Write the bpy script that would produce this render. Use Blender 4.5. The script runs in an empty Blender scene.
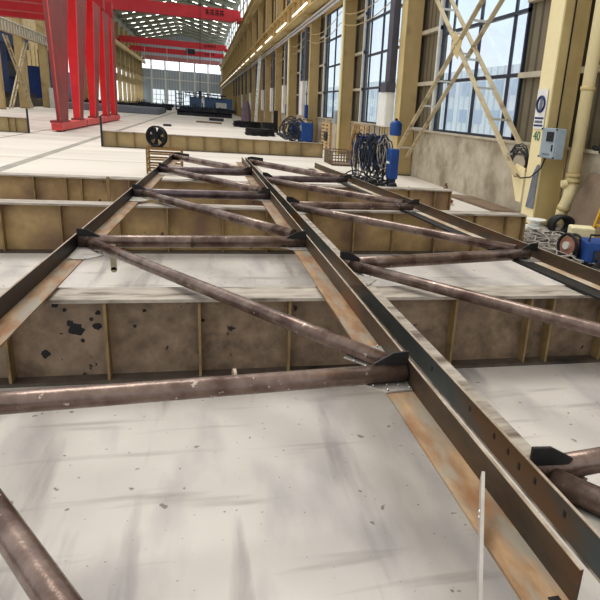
import bpy, bmesh, math, random
from mathutils import Vector, Matrix
random.seed(7)
SC = bpy.context.scene
COL = SC.collection
PI = math.pi

# ---------------------------------------------------------------- materials
def lin(c):
    return tuple(((v/255.0)/12.92 if v/255.0 <= 0.04045 else ((v/255.0+0.055)/1.055)**2.4) for v in c) + (1.0,)

def mat(name, c1, c2=None, scale=4.0, rough=0.6, metal=0.0, c3=None, c3scale=1.5, c3lo=0.55, c3hi=0.7, spots=None, spscale=6.0, spthr=0.72, spw=0.03,
        stretch=(1, 1, 1), bump=0.0, emit=None, estr=0.0, rib=None, world=False, spec=0.5, detail=6):
    m = bpy.data.materials.new(name); m.use_nodes = True
    nt = m.node_tree; N = nt.nodes; L = nt.links
    b = N['Principled BSDF']
    b.inputs['Roughness'].default_value = rough
    b.inputs['Metallic'].default_value = metal
    b.inputs['Specular IOR Level'].default_value = spec
    tc = N.new('ShaderNodeTexCoord'); mp = N.new('ShaderNodeMapping')
    if world:
        g = N.new('ShaderNodeNewGeometry'); L.new(g.outputs['Position'], mp.inputs['Vector'])
    else:
        L.new(tc.outputs['Object'], mp.inputs['Vector'])
    mp.inputs['Scale'].default_value = stretch
    n1 = N.new('ShaderNodeTexNoise'); n1.inputs['Scale'].default_value = scale; n1.inputs['Detail'].default_value = detail
    n1.inputs['Roughness'].default_value = 0.62
    L.new(mp.outputs['Vector'], n1.inputs['Vector'])
    r1 = N.new('ShaderNodeValToRGB')
    r1.color_ramp.elements[0].position = 0.32; r1.color_ramp.elements[1].position = 0.68
    r1.color_ramp.elements[0].color = lin(c1); r1.color_ramp.elements[1].color = lin(c2 or c1)
    L.new(n1.outputs['Fac'], r1.inputs['Fac'])
    out = r1.outputs['Color']
    def over(out, col, sc_, lo, hi, off, st=None):
        mp2 = N.new('ShaderNodeMapping'); mp2.inputs['Location'].default_value = (off, off*1.7, off*0.3)
        if st: mp2.inputs['Scale'].default_value = st
        L.new(mp.outputs['Vector'], mp2.inputs['Vector'])
        n2 = N.new('ShaderNodeTexNoise'); n2.inputs['Scale'].default_value = sc_; n2.inputs['Detail'].default_value = 5
        L.new(mp2.outputs['Vector'], n2.inputs['Vector'])
        r2 = N.new('ShaderNodeValToRGB'); r2.color_ramp.elements[0].position = lo; r2.color_ramp.elements[1].position = hi
        L.new(n2.outputs['Fac'], r2.inputs['Fac'])
        mx = N.new('ShaderNodeMix'); mx.data_type = 'RGBA'
        L.new(r2.outputs['Color'], mx.inputs['Factor']); L.new(out, mx.inputs['A']); mx.inputs['B'].default_value = lin(col)
        return mx.outputs['Result']
    if c3: out = over(out, c3, c3scale, c3lo, c3hi, 11.3)
    if spots: out = over(out, spots, spscale, spthr, spthr+spw, 47.1)
    if rib:   # vertical ribs of profiled sheet: (axis index, pitch, dark colour)
        ax, pitch, dark = rib
        sx = N.new('ShaderNodeSeparateXYZ'); g2 = N.new('ShaderNodeNewGeometry'); L.new(g2.outputs['Position'], sx.inputs[0])
        mm = N.new('ShaderNodeMath'); mm.operation = 'MULTIPLY'; mm.inputs[1].default_value = 2*PI/pitch; L.new(sx.outputs[ax], mm.inputs[0])
        sn = N.new('ShaderNodeMath'); sn.operation = 'SINE'; L.new(mm.outputs[0], sn.inputs[0])
        r3 = N.new('ShaderNodeMapRange'); r3.inputs['From Min'].default_value = 0.35; r3.inputs['From Max'].default_value = 0.95
        L.new(sn.outputs[0], r3.inputs['Value'])
        mx = N.new('ShaderNodeMix'); mx.data_type = 'RGBA'; L.new(r3.outputs['Result'], mx.inputs['Factor']); L.new(out, mx.inputs['A']); mx.inputs['B'].default_value = lin(dark)
        out = mx.outputs['Result']
    L.new(out, b.inputs['Base Color'])
    if bump:
        bp = N.new('ShaderNodeBump'); bp.inputs['Strength'].default_value = bump; bp.inputs['Distance'].default_value = 0.02
        L.new(n1.outputs['Fac'], bp.inputs['Height']); L.new(bp.outputs['Normal'], b.inputs['Normal'])
    if emit:
        b.inputs['Emission Color'].default_value = lin(emit); b.inputs['Emission Strength'].default_value = estr
    return m

M = {}
M['pipe'] = mat('rusty_pipe', (104, 86, 78), (142, 124, 114), 9, 0.27, 0.45, c3=(86, 66, 58), c3scale=4, c3lo=.48, c3hi=.6, bump=0.25, spots=(190, 178, 168), spscale=26, spthr=0.68)
M['pipe_dark'] = mat('dark_pipe', (80, 70, 70), (118, 104, 106), 8, 0.28, 0.45, c3=(66, 54, 52), c3scale=4, bump=0.25)
M['angle_rust'] = mat('rusty_angle', (140, 110, 80), (182, 154, 122), 7, 0.45, 0.15, c3=(152, 144, 130), c3scale=5, c3lo=.46, c3hi=.6, bump=0.15, spots=(142, 104, 70), spscale=6, spthr=.46, spw=.2, stretch=(2, .6, 2))
M['angle_leg'] = mat('mill_scale_angle', (66, 58, 50), (96, 78, 60), 4, 0.45, 0.3, c3=(112, 74, 42), c3scale=1.6, bump=0.06, stretch=(1.5, .8, 2))
M['angle_dark'] = mat('dark_mill_scale', (36, 34, 34), (58, 52, 48), 5, 0.45, 0.3, c3=(72, 58, 46), c3scale=3, bump=0.1)
M['angle_pale'] = mat('pale_worn_angle', (196, 186, 166), (222, 212, 194), 6, .5, .1, c3=(180, 150, 116), c3scale=3, c3lo=.52, c3hi=.66, stretch=(2, .6, 2), bump=.1)
M['angle_blue'] = mat('blue_mill_scale', (62, 70, 70), (88, 94, 92), 4, 0.42, 0.35, c3=(108, 78, 46), c3scale=1.1, c3lo=.5, c3hi=.62, bump=0.06, stretch=(1.5, .8, 2))
M['angle_edge'] = mat('cut_edge', (196, 184, 166), (150, 134, 116), 12, 0.4, 0.3)
M['gusset'] = mat('gusset_steel', (164, 160, 154), (190, 186, 178), 8, 0.45, 0.3, c3=(128, 112, 96), c3scale=4)
M['black_plate'] = mat('black_plate', (34, 33, 34), (52, 50, 50), 9, 0.5, 0.2)
M['weld'] = mat('weld_bead', (220, 216, 208), (170, 165, 158), 30, 0.25, 0.7)
M['beam_web'] = mat('beam_web', (156, 132, 94), (188, 162, 118), 4.5, 0.7, 0, c3=(134, 108, 88), c3scale=1.6, c3lo=.44, c3hi=.64, spots=(80, 64, 52), spscale=7.5, spthr=.69, bump=.1, detail=12)
M['beam_web1'] = mat('beam_web_worn', (104, 88, 74), (152, 132, 110), 9, 0.6, 0, c3=(162, 142, 124), c3scale=1.1, c3lo=.48, c3hi=.66, spots=(44, 36, 32), spscale=11, spthr=.68, bump=.2, detail=14)
M['beam_far'] = mat('beam_web_far', (162, 142, 104), (184, 162, 122), 1.6, 0.75, 0, c3=(150, 134, 102), c3scale=1.2)
M['beam_stiff'] = mat('beam_stiffener', (156, 134, 94), (126, 108, 78), 8, 0.7, 0, c3=(112, 94, 74), c3scale=6, detail=10)
M['beam_top'] = mat('beam_flange_top', (148, 140, 130), (186, 178, 166), 7, 0.55, 0.05, c3=(104, 92, 82), c3scale=4, c3lo=.5, c3hi=.66, stretch=(.7, 2.5, 1), detail=10)
M['beam_bot'] = mat('beam_flange_bottom', (82, 74, 66), (106, 97, 86), 5, 0.7, 0, c3=(56, 50, 44), c3scale=3)
M['tan'] = mat('tan_paint', (192, 172, 122), (208, 188, 138), 1.2, 0.6, 0, c3=(190, 168, 118), c3scale=1.0)
M['cream'] = mat('cream_paint', (232, 216, 168), (240, 226, 182), 1.5, 0.55, 0)
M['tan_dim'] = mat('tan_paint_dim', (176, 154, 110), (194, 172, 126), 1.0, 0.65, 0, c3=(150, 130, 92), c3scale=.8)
M['siding'] = mat('profiled_siding', (112, 104, 84), (130, 120, 98), 1, 0.6, 0, rib=(1, .30, (82, 74, 60)), world=True)
M['siding_up'] = mat('profiled_siding_upper', (196, 172, 118), (212, 188, 134), .6, 0.6, 0, rib=(1, .30, (164, 142, 96)), world=True)
M['masonry'] = mat('rendered_wall', (176, 166, 146), (202, 192, 172), 3.4, 0.9, 0, c3=(154, 142, 122), c3scale=1.4, c3lo=.5, c3hi=.68, world=True, spots=(120, 106, 88), spscale=5, spthr=.72, bump=.1)
M['ledge'] = mat('sill_ledge', (176, 166, 146), (196, 186, 166), 4, 0.8)
M['frame'] = mat('window_frame', (50, 58, 72), (62, 70, 86), 3, 0.4, 0.2)
M['jamb'] = mat('window_jamb', (196, 196, 190), (212, 212, 206), 3, 0.5)
M['duct'] = mat('dark_grey_duct', (74, 74, 84), (88, 88, 98), 2, 0.5)
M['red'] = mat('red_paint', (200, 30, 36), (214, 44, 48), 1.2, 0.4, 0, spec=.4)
M['red_dull'] = mat('red_paint_dull', (128, 58, 58), (146, 72, 70), .7, 0.55, 0, c3=(166, 60, 60), c3scale=.35, c3lo=.5, c3hi=.7)  # shade on the gantry legs put into the paint colour
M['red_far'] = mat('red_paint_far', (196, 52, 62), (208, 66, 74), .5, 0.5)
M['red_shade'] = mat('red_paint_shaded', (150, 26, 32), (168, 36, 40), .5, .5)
M['pink'] = mat('faded_red_paint', (176, 118, 116), (188, 130, 126), .5, .6)  # pinkish grey red for the farthest crane
M['pale_red'] = mat('pale_red_paint', (204, 74, 74), (218, 96, 92), 2, 0.5, 0, c3=(180, 62, 60), c3scale=1.2)
M['black'] = mat('black_rubber', (24, 24, 26), (38, 38, 40), 5, 0.6)
M['darksteel'] = mat('dark_steel', (34, 36, 44), (60, 62, 72), 1.5, 0.5, 0.1)
M['brace'] = mat('brace_paint', (182, 166, 132), (206, 192, 160), 2, .65, 0, c3=(150, 132, 104), c3scale=3)
M['blue'] = mat('blue_paint', (26, 66, 126), (36, 82, 150), 3, 0.45)
M['blue_dark'] = mat('dark_blue_paint', (28, 50, 98), (40, 66, 124), .6, 0.5)
M['blue_grey'] = mat('blue_grey_paint', (66, 92, 128), (86, 110, 142), .6, 0.5)
M['white'] = mat('white_enamel', (222, 222, 216), (236, 236, 230), 3, 0.45)
M['greybox'] = mat('grey_enamel', (146, 158, 166), (160, 172, 178), 4, 0.45)
M['silver'] = mat('galvanised_conduit', (188, 190, 192), (212, 214, 216), 4, 0.35, 0.3)
M['brown'] = mat('brown_steel_plate', (122, 104, 86), (138, 120, 100), 3, 0.7, 0, c3=(108, 92, 76), c3scale=2)
M['wood'] = mat('pallet_wood', (176, 148, 104), (196, 168, 124), 5, 0.8, 0, stretch=(1, 1, 5), c3=(166, 130, 84), c3scale=4)
M['rackrust'] = mat('rusty_rack', (128, 98, 58), (152, 122, 76), 8, 0.7)
M['cable_grey'] = mat('grey_cable', (150, 144, 136), (176, 170, 162), 10, 0.6)
M['cable_dark'] = mat('dark_cable', (48, 50, 54), (72, 74, 78), 10, 0.6)
M['cloth_red'] = mat('red_brown_hose', (128, 66, 58), (150, 84, 72), 10, 0.8)
M['purple'] = mat('purple_grey_tarp', (112, 96, 106), (132, 116, 122), 2, 0.85)
M['sack'] = mat('cream_carton', (206, 198, 160), (220, 212, 178), 5, 0.8)
M['copper'] = mat('copper_wire', (176, 130, 112), (200, 156, 136), 30, 0.35, 0.5)
M['yellow'] = mat('yellow_paint', (206, 164, 56), (186, 146, 48), 6, 0.6)
M['green_ink'] = mat('green_paint', (64, 120, 92), (72, 130, 100), 8, 0.7)
M['navy'] = mat('navy_print', (34, 48, 92), (40, 54, 100), 8, 0.6)
M['greypatch'] = mat('grey_primer', (110, 114, 122), (128, 132, 140), 6, 0.7)
M['roof'] = mat('roof_sheet', (146, 148, 132), (162, 164, 148), .3, 0.7, 0, rib=(0, 1.2, (122, 124, 110)), world=True)
M['purlin'] = mat('roof_purlin', (146, 148, 134), (160, 162, 148), 1, 0.6)
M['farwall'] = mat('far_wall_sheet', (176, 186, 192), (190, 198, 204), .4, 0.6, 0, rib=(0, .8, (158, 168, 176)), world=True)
M['light'] = mat('skylight_sheet', (240, 244, 250), None, 1, 0.5, emit=(240, 246, 255), estr=1.2)
M['skydash'] = mat('roof_skylight_sheet', (240, 244, 250), None, 1, 0.5, emit=(250, 250, 245), estr=7.0)
M['tube'] = mat('luminous_gap_dash', (250, 250, 245), None, 1, 0.5, emit=(255, 252, 240), estr=1.3)  # glow for the daylight dashes on the girder, no lamp tube
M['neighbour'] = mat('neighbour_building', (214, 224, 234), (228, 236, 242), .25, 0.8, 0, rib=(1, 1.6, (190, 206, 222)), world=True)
M['neigh_win'] = mat('neighbour_window', (176, 196, 220), (190, 206, 226), .3, 0.4)
M['yard'] = mat('pale_yard', (214, 212, 204), (226, 224, 218), .3, 0.9)
M['strip'] = mat('floor_slot', (146, 141, 133), (170, 165, 156), .8, 0.8, world=True)
M['stain'] = mat('floor_stain', (120, 118, 114), (140, 138, 134), 6, 0.8)
M['litter'] = mat('floor_scrap', (96, 88, 78), (70, 64, 58), 6, 0.8)

# glass
g = bpy.data.materials.new('window_glass'); g.use_nodes = True
nt = g.node_tree; nt.nodes.remove(nt.nodes['Principled BSDF'])
tr = nt.nodes.new('ShaderNodeBsdfTransparent'); tr.inputs['Color'].default_value = (.93, .975, 1, 1)
gl = nt.nodes.new('ShaderNodeBsdfGlossy'); gl.inputs['Roughness'].default_value = .08
mx = nt.nodes.new('ShaderNodeMixShader'); mx.inputs['Fac'].default_value = .08
nt.links.new(tr.outputs[0], mx.inputs[1]); nt.links.new(gl.outputs[0], mx.inputs[2]); nt.links.new(mx.outputs[0], nt.nodes['Material Output'].inputs[0])
M['glass'] = g

# floor: pale worn concrete with scuffs, specks, drag marks and cast joints
def floor_material():
    m = bpy.data.materials.new('worn_concrete'); m.use_nodes = True
    nt = m.node_tree; N = nt.nodes; L = nt.links; b = N['Principled BSDF']
    b.inputs['Roughness'].default_value = .62; b.inputs['Specular IOR Level'].default_value = .35
    geo = N.new('ShaderNodeNewGeometry')
    def noise(scale, st=(1, 1, 1), rot=0, detail=6, off=0):
        mp = N.new('ShaderNodeMapping'); mp.inputs['Scale'].default_value = st; mp.inputs['Rotation'].default_value = (0, 0, rot)
        mp.inputs['Location'].default_value = (off, off, 0)
        L.new(geo.outputs['Position'], mp.inputs['Vector'])
        n = N.new('ShaderNodeTexNoise'); n.inputs['Scale'].default_value = scale; n.inputs['Detail'].default_value = detail
        L.new(mp.outputs['Vector'], n.inputs['Vector']); return n.outputs['Fac']
    def ramp(f, lo, hi, a=(0, 0, 0, 1), c=(1, 1, 1, 1)):
        r = N.new('ShaderNodeValToRGB'); r.color_ramp.elements[0].position = lo; r.color_ramp.elements[1].position = hi
        r.color_ramp.elements[0].color = a; r.color_ramp.elements[1].color = c; L.new(f, r.inputs['Fac']); return r.outputs['Color']
    def mix(fac, a, colr, amt=1.0):
        mm = N.new('ShaderNodeMath'); mm.operation = 'MULTIPLY'; mm.inputs[1].default_value = amt; L.new(fac, mm.inputs[0])
        x = N.new('ShaderNodeMix'); x.data_type = 'RGBA'; L.new(mm.outputs[0], x.inputs['Factor']); L.new(a, x.inputs['A']); x.inputs['B'].default_value = lin(colr); return x.outputs['Result']
    base = ramp(noise(.9), .3, .7, lin((186, 181, 175)), lin((212, 207, 201)))
    base = mix(ramp(noise(2.6, (1, .35, 1), .5, off=5), .50, .68), base, (160, 157, 158), .75)
    base = mix(ramp(noise(5, (1, .12, 1), -.5, off=9), .57, .70), base, (140, 136, 136), .7)
    base = mix(ramp(noise(4, (.25, 2.2, 1), .12, off=19), .58, .72), base, (148, 142, 138), .6)
    base = mix(ramp(noise(13, off=3, detail=2), .70, .73), base, (110, 104, 100), .75)
    base = mix(ramp(noise(26, off=31, detail=2), .715, .745), base, (96, 90, 86), .7)
    # far floor: paler with distance along the hall
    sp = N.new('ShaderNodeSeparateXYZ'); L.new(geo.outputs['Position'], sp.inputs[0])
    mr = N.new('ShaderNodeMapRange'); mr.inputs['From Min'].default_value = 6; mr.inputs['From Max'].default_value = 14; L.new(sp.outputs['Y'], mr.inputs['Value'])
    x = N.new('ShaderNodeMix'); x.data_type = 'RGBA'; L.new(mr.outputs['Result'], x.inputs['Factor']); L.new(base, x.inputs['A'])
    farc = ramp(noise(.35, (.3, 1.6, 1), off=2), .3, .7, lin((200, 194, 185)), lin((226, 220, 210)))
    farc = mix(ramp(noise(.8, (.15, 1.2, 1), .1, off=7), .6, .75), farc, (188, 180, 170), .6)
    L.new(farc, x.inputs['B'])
    L.new(x.outputs['Result'], b.inputs['Base Color'])
    return m
M['floor'] = floor_material()

# ---------------------------------------------------------------- mesh builder
class MB:
    def __init__(s): s.v = []; s.f = []; s.m = []; s.mi = 0
    def add(s, vs, fs):
        k = len(s.v); s.v += [tuple(v) for v in vs]; s.f += [tuple(i+k for i in f) for f in fs]; s.m += [s.mi]*len(fs); return s
    def box(s, a, b):
        x0, y0, z0 = a; x1, y1, z1 = b
        return s.add([(x0,y0,z0),(x1,y0,z0),(x1,y1,z0),(x0,y1,z0),(x0,y0,z1),(x1,y0,z1),(x1,y1,z1),(x0,y1,z1)],
                     [(0,3,2,1),(4,5,6,7),(0,1,5,4),(1,2,6,5),(2,3,7,6),(3,0,4,7)])
    def bar(s, p0, p1, w, h, up=(0,0,1)):          # rectangular bar from p0 to p1
        p0 = Vector(p0); p1 = Vector(p1); d = (p1-p0).normalized(); u = Vector(up)
        if abs(d.dot(u)) > .99: u = Vector((1,0,0))
        r = d.cross(u).normalized(); u = r.cross(d).normalized()
        vs = [p+r*sx*w/2+u*sz*h/2 for p in (p0, p1) for sx, sz in ((-1,-1),(1,-1),(1,1),(-1,1))]
        return s.add(vs, [(3,2,1,0),(4,5,6,7),(0,1,5,4),(1,2,6,5),(2,3,7,6),(3,0,4,7)])
    def prism(s, poly, ext):                       # planar polygon (3D points) extruded by vector
        n = len(poly); e = Vector(ext); vs = [Vector(p) for p in poly]+[Vector(p)+e for p in poly]
        return s.add(vs, [tuple(range(n-1,-1,-1)), tuple(range(n,2*n))]+[(i,(i+1)%n,n+(i+1)%n,n+i) for i in range(n)])
    def tube(s, pts, r, seg=10, closed=False, cap=True):
        pts = [Vector(p) for p in pts]; n = len(pts); k0 = len(s.v); rs = r if isinstance(r, (list, tuple)) else [r]*n
        prev = None; vs = []
        for i, p in enumerate(pts):
            if closed: d = pts[(i+1)%n]-pts[i-1]
            else: d = pts[min(i+1,n-1)]-pts[max(i-1,0)]
            d.normalize()
            if prev is None:
                u = Vector((0,0,1)) if abs(d.z) < .9 else Vector((1,0,0)); a = d.cross(u).normalized()
            else:
                a = prev-d*prev.dot(d)
                a = a.normalized() if a.length > 1e-6 else d.orthogonal().normalized()
            prev = a; b = d.cross(a)
            vs += [p+(a*math.cos(2*PI*j/seg)+b*math.sin(2*PI*j/seg))*rs[i] for j in range(seg)]
        fs = []
        for i in range(n if closed else n-1):
            i2 = (i+1)%n
            fs += [(i*seg+j, i*seg+(j+1)%seg, i2*seg+(j+1)%seg, i2*seg+j) for j in range(seg)]
        if cap and not closed: fs += [tuple(range(seg-1,-1,-1)), tuple((n-1)*seg+j for j in range(seg))]
        return s.add(vs, fs)
    def cyl(s, p0, p1, r, seg=16, r2=None): return s.tube([p0, p1], [r, r if r2 is None else r2], seg)
    def ring(s, c, ax, R, r, seg=24, s2=8, wob=0.0):
        c = Vector(c); ax = Vector(ax).normalized(); a = ax.orthogonal().normalized(); b = ax.cross(a)
        pts = [c+(a*math.cos(2*PI*i/seg)+b*math.sin(2*PI*i/seg))*R*(1+random.uniform(-wob, wob))+ax*random.uniform(-wob, wob)*R for i in range(seg)]
        return s.tube(pts, r, s2, closed=True)
    def ball(s, c, r, seg=8, rings=5, sq=(1,1,1), lump=0.0):
        vs = []; fs = []
        for i in range(rings+1):
            t = PI*i/rings
            for j in range(seg):
                p = 2*PI*j/seg; k = 1+random.uniform(-lump, lump)
                vs.append((c[0]+r*sq[0]*k*math.sin(t)*math.cos(p), c[1]+r*sq[1]*k*math.sin(t)*math.sin(p), c[2]+r*sq[2]*k*math.cos(t)))
        for i in range(rings):
            for j in range(seg): fs.append((i*seg+j, (i+1)*seg+j, (i+1)*seg+(j+1)%seg, i*seg+(j+1)%seg))
        return s.add(vs, fs)
    def build(s, name, m, parent=None, org=None, smooth=False, bevel=0.0, kind=None, label=None):
        if org is None: org = parent.location.copy() if parent is not None and parent.parent is None else (abs_loc(parent) if parent is not None else Vector((0,0,0)))
        org = Vector(org)
        me = bpy.data.meshes.new(name); me.from_pydata([tuple(Vector(v)-org) for v in s.v], [], s.f); me.update()
        ms = m if isinstance(m, (list, tuple)) else [m]
        for x in ms: me.materials.append(M[x])
        for p, i in zip(me.polygons, s.m): p.material_index = i
        bm = bmesh.new(); bm.from_mesh(me); bmesh.ops.remove_doubles(bm, verts=bm.verts, dist=1e-6); bmesh.ops.recalc_face_normals(bm, faces=bm.faces); bm.to_mesh(me); bm.free()
        if smooth:
            for p in me.polygons: p.use_smooth = len(p.vertices) == 4
        o = bpy.data.objects.new(name, me); COL.objects.link(o)
        if parent is not None:
            o.parent = parent
        else: o.location = org
        if bevel:
            bv = o.modifiers.new('edge', 'BEVEL'); bv.width = bevel; bv.segments = 2; bv.limit_method = 'ANGLE'
        if kind: o['kind'] = kind
        if label: o['label'] = label
        return o

def abs_loc(o):
    v = Vector((0,0,0))
    while o is not None: v += o.location; o = o.parent
    return v

def thing(name, label, cat, loc, group=None, kind=None):
    o = bpy.data.objects.new(name, None); COL.objects.link(o); o.location = loc; o.empty_display_size = .2
    if kind: o['kind'] = kind
    else:
        o['label'] = label; o['category'] = cat
        if group: o['group'] = group
    return o

def tag(o, label, cat, group=None, kind=None):
    if kind != 'structure': o['label'] = label; o['category'] = cat
    if group: o['group'] = group
    if kind: o['kind'] = kind
    return o

def dup(root, loc, label=None, group=None):
    r = root.copy(); COL.objects.link(r); r.location = loc
    if label: r['label'] = label
    if group: r['group'] = group
    for ch in list(root.children):
        c = ch.copy(); COL.objects.link(c); c.parent = r
        for g_ in list(ch.children):
            d = g_.copy(); COL.objects.link(d); d.parent = c
    return r

# ---------------------------------------------------------------- camera
Rm = [[0.9625347097215246, -0.015604134472998119, 0.2707091493995892], [-0.26209054095646106, -0.30955928929676857, 0.9140468230628171], [0.06953762235258068, -0.9507521009166522, -0.30205125671005206]]
cd = bpy.data.cameras.new('camera'); cam = bpy.data.objects.new('camera', cd); COL.objects.link(cam)
mw = Matrix.Identity(4)
for i in range(3):
    mw[i][0] = Rm[i][0]; mw[i][1] = -Rm[i][1]; mw[i][2] = -Rm[i][2]
mw[2][3] = 1.65
cam.matrix_world = mw
cd.sensor_width = 36; cd.sensor_fit = 'HORIZONTAL'; cd.lens = 592.185/600*36
cd.shift_x = -(372.56-300)/600; cd.shift_y = (303.72-300)/600
cd.clip_start = .05; cd.clip_end = 1000
SC.camera = cam

# ---------------------------------------------------------------- setting
XR = 6.0; XL = -16.8; YF = 196.0
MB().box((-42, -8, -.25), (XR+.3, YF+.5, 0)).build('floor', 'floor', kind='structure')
MB().box((XR+.3, -8, -.35), (60, 240, -.1)).build('trim_yard', 'yard', kind='structure')
f = MB()
f.box((-4.32, 11.5, .0005), (-4.08, 190, .004)); f.build('trim_1', 'strip', kind='structure')
f = MB(); f.box((-6.9, 8, .0005), (-6.8, 190, .004)); f.build('trim_2', 'strip', kind='structure')
f = MB()
for y in (13.2, 17.5, 25.5, 33, 41, 49): f.box((-16, y, .0005), (5.9, y+.03, .003))
f.build('trim_3', 'strip', kind='structure')

# right wall : masonry base, profiled siding with window openings, upper siding, clerestory
wr = thing('wall_right', '', '', (XR, 0, 0), kind='structure')
MB().box((XR, -6, 0), (XR+.3, YF, 1.32)).build('masonry_base', 'masonry', wr)
MB().box((XR-.06, -6, 1.32), (XR+.3, YF, 1.37)).build('sill_ledge', 'ledge', wr)
WIN = [(11.3+8.1*k, 15.8+8.1*k) for k in range(-1, 23)]
sd = MB(); y = -6
for a, b in WIN:
    sd.box((XR+.1, y, 1.37), (XR+.2, a, 6.3)); y = b
sd.box((XR+.1, y, 1.37), (XR+.2, YF, 6.3))
sd.build('siding_panel', 'siding', wr)
gi = MB()
for z in (2.6, 3.95, 5.3):
    y = -6
    for a, b in WIN:
        gi.box((XR-.02, y, z-.05), (XR+.1, a, z+.05)); y = b
gi.build('wall_girt', 'ledge', wr)
up = MB()
up.box((XR+.1, -6, 6.3), (XR+.2, YF, 7.9))
up.box((XR+.1, -6, 11.3), (XR+.2, YF, 12.7))
y = -6
for k, (a, b) in enumerate(WIN):
    up.box((XR+.1, y, 7.9), (XR+.2, a+.3, 11.3)); y = b-.3
up.box((XR+.1, y, 7.9), (XR+.2, YF, 11.3))
up.build('upper_siding', 'siding_up', wr)
cl = MB(); cl.box((XR+.1, 24, 12.7), (XR+.2, YF, 17.6)); cl.build('clerestory_sheet', 'light', wr)
cm = MB()
for k in range(22):
    yy = 25.6+8.1*k; cm.box((XR-.1, yy-.2, 12.7), (XR+.1, yy+.2, 17.6))
for z in (14.2, 15.8): cm.box((XR-.02, 24, z-.05), (XR+.1, YF, z+.05))
cm.build('clerestory_mullion', 'purlin', wr)

# windows
def window(n, a, b, zb, zt, rows, cols, upper=False):
    w = thing('window_%d' % n, '', '', (XR+.1, (a+b)/2, zb), kind='structure')
    fr = MB(); t = .055; x0, x1 = XR+.04, XR+.12
    fr.box((x0, a, zb), (x1, a+t, zt)); fr.box((x0, b-t, zb), (x1, b, zt)); fr.box((x0, a, zb), (x1, b, zb+t)); fr.box((x0, a, zt-t), (x1, b, zt))
    fr.build('window_frame', 'frame', w)
    mu = MB()
    for z in rows: mu.box((x0, a, z-.035), (x1, b, z+.035))
    for c, th in cols:
        yy = b-c*(b-a); mu.box((x0+.01, yy-th/2, zb), (x1-.01, yy+th/2, zt))
    mu.build('mullion', 'frame', w)
    MB().box((XR+.06, a+t, zb+t), (XR+.07, b-t, zt-t)).build('pane', 'glass', w)
    if not upper:
        j = MB(); j.box((XR-.04, b, zb), (XR+.12, b+.12, zt)); j.build('jamb', 'jamb', w)
    return w
n = 1
for k, (a, b) in enumerate(WIN[1:]):
    window(n, a, b, 1.37, 6.25, (2.62, 3.79, 5.0), ((.15, .03), (.507, .07), (.87, .05)))
    n += 1
for k, (a, b) in enumerate(WIN[3:]):
    window(n, a+.3, b-.3, 7.9, 11.3, (9.0, 10.2), ((.5, .06),), True)
    n += 1

# far wall
fw = thing('wall_far', '', '', (-5, YF, 0), kind='structure')
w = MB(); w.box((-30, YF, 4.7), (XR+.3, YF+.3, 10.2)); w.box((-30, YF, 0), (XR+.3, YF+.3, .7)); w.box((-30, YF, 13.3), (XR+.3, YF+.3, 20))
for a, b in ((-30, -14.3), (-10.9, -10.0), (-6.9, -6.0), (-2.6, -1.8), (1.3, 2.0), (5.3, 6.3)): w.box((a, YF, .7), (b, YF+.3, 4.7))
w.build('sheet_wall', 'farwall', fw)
w = MB(); w.box((-30, YF+.05, 10.2), (XR+.3, YF+.2, 13.3)); w.build('high_glazing', 'light', fw)
w = MB()
for x in (-14.3, -10.45, -6.45, -2.2, 1.65, 5.5): w.box((x-.22, YF-.35, 0), (x+.22, YF, 13.5))
for z in (7.6,): w.box((-17, YF-.2, z-.12), (XR, YF, z+.12))
for i in range(24): w.box((-17+i, YF-.02, 10.2), (-16.9+i, YF+.06, 13.3))
w.build('wall_post', 'white', fw)
for i, (a, b) in enumerate(((-14.3, -10.9), (-10, -6.9), (-6, -2.6), (-1.8, 1.3), (2, 5.3))):
    wi = thing('window_%d' % n, '', '', ((a+b)/2, YF, .7), kind='structure'); n += 1
    fr = MB()
    for x in (a, (2*a+b)/3, (a+2*b)/3, b): fr.box((x-.06, YF-.05, .7), (x+.06, YF+.05, 4.7))
    for z in (.7, 1.8, 3.2, 4.7): fr.box((a, YF-.05, z-.06), (b, YF+.05, z+.06))
    fr.build('window_frame', 'silver', wi); MB().box((a, YF+.1, .7), (b, YF+.12, 4.7)).build('pane', 'glass', wi)

# ceiling: gable roof from y=40 on, purlins, rows of skylight sheets
rf = thing('ceiling', '', '', (-5.4, 120, 18), kind='structure')
zr = lambda x: 20.4-abs(x+5.4)*.235
r = MB()
xs = [XR+.3, -5.4, XL-.3]
for xa, xb in ((xs[0], xs[1]), (xs[1], xs[2])):
    r.add([(xa, 60, zr(xa)), (xb, 60, zr(xb)), (xb, YF+.5, zr(xb)), (xa, YF+.5, zr(xa)), (xa, 60, zr(xa)+.15), (xb, 60, zr(xb)+.15), (xb, YF+.5, zr(xb)+.15), (xa, YF+.5, zr(xa)+.15)],
          [(0,1,2,3),(7,6,5,4),(0,4,5,1),(1,5,6,2),(2,6,7,3),(3,7,4,0)])
r.build('roof_sheet', 'roof', rf)
pu = MB()
for k in range(17):
    yy = 64+8.1*k
    for xa, xb in ((XR, -5.4), (-5.4, XL)):
        pu.bar((xa, yy, zr(xa)-.35), (xb, yy, zr(xb)-.35), .25, .6)
for x in range(-16, 6, 2): pu.bar((x, 60, zr(x)-.1), (x, YF, zr(x)-.1), .12, .18)
pu.build('roof_beam', 'purlin', rf)
dash = MB()
for k in range(32):
    yy = 66+4.05*k
    for i in range(11):
        x = -15.6+2.0*i
        dash.add([(x, yy, zr(x)-.02), (x+1.0, yy, zr(x+1.0)-.02), (x+1.0, yy+.4, zr(x+1.0)-.02), (x, yy+.4, zr(x)-.02)], [(0,1,2,3)])
dash.build('skylight_strip', 'skydash', rf)

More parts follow.
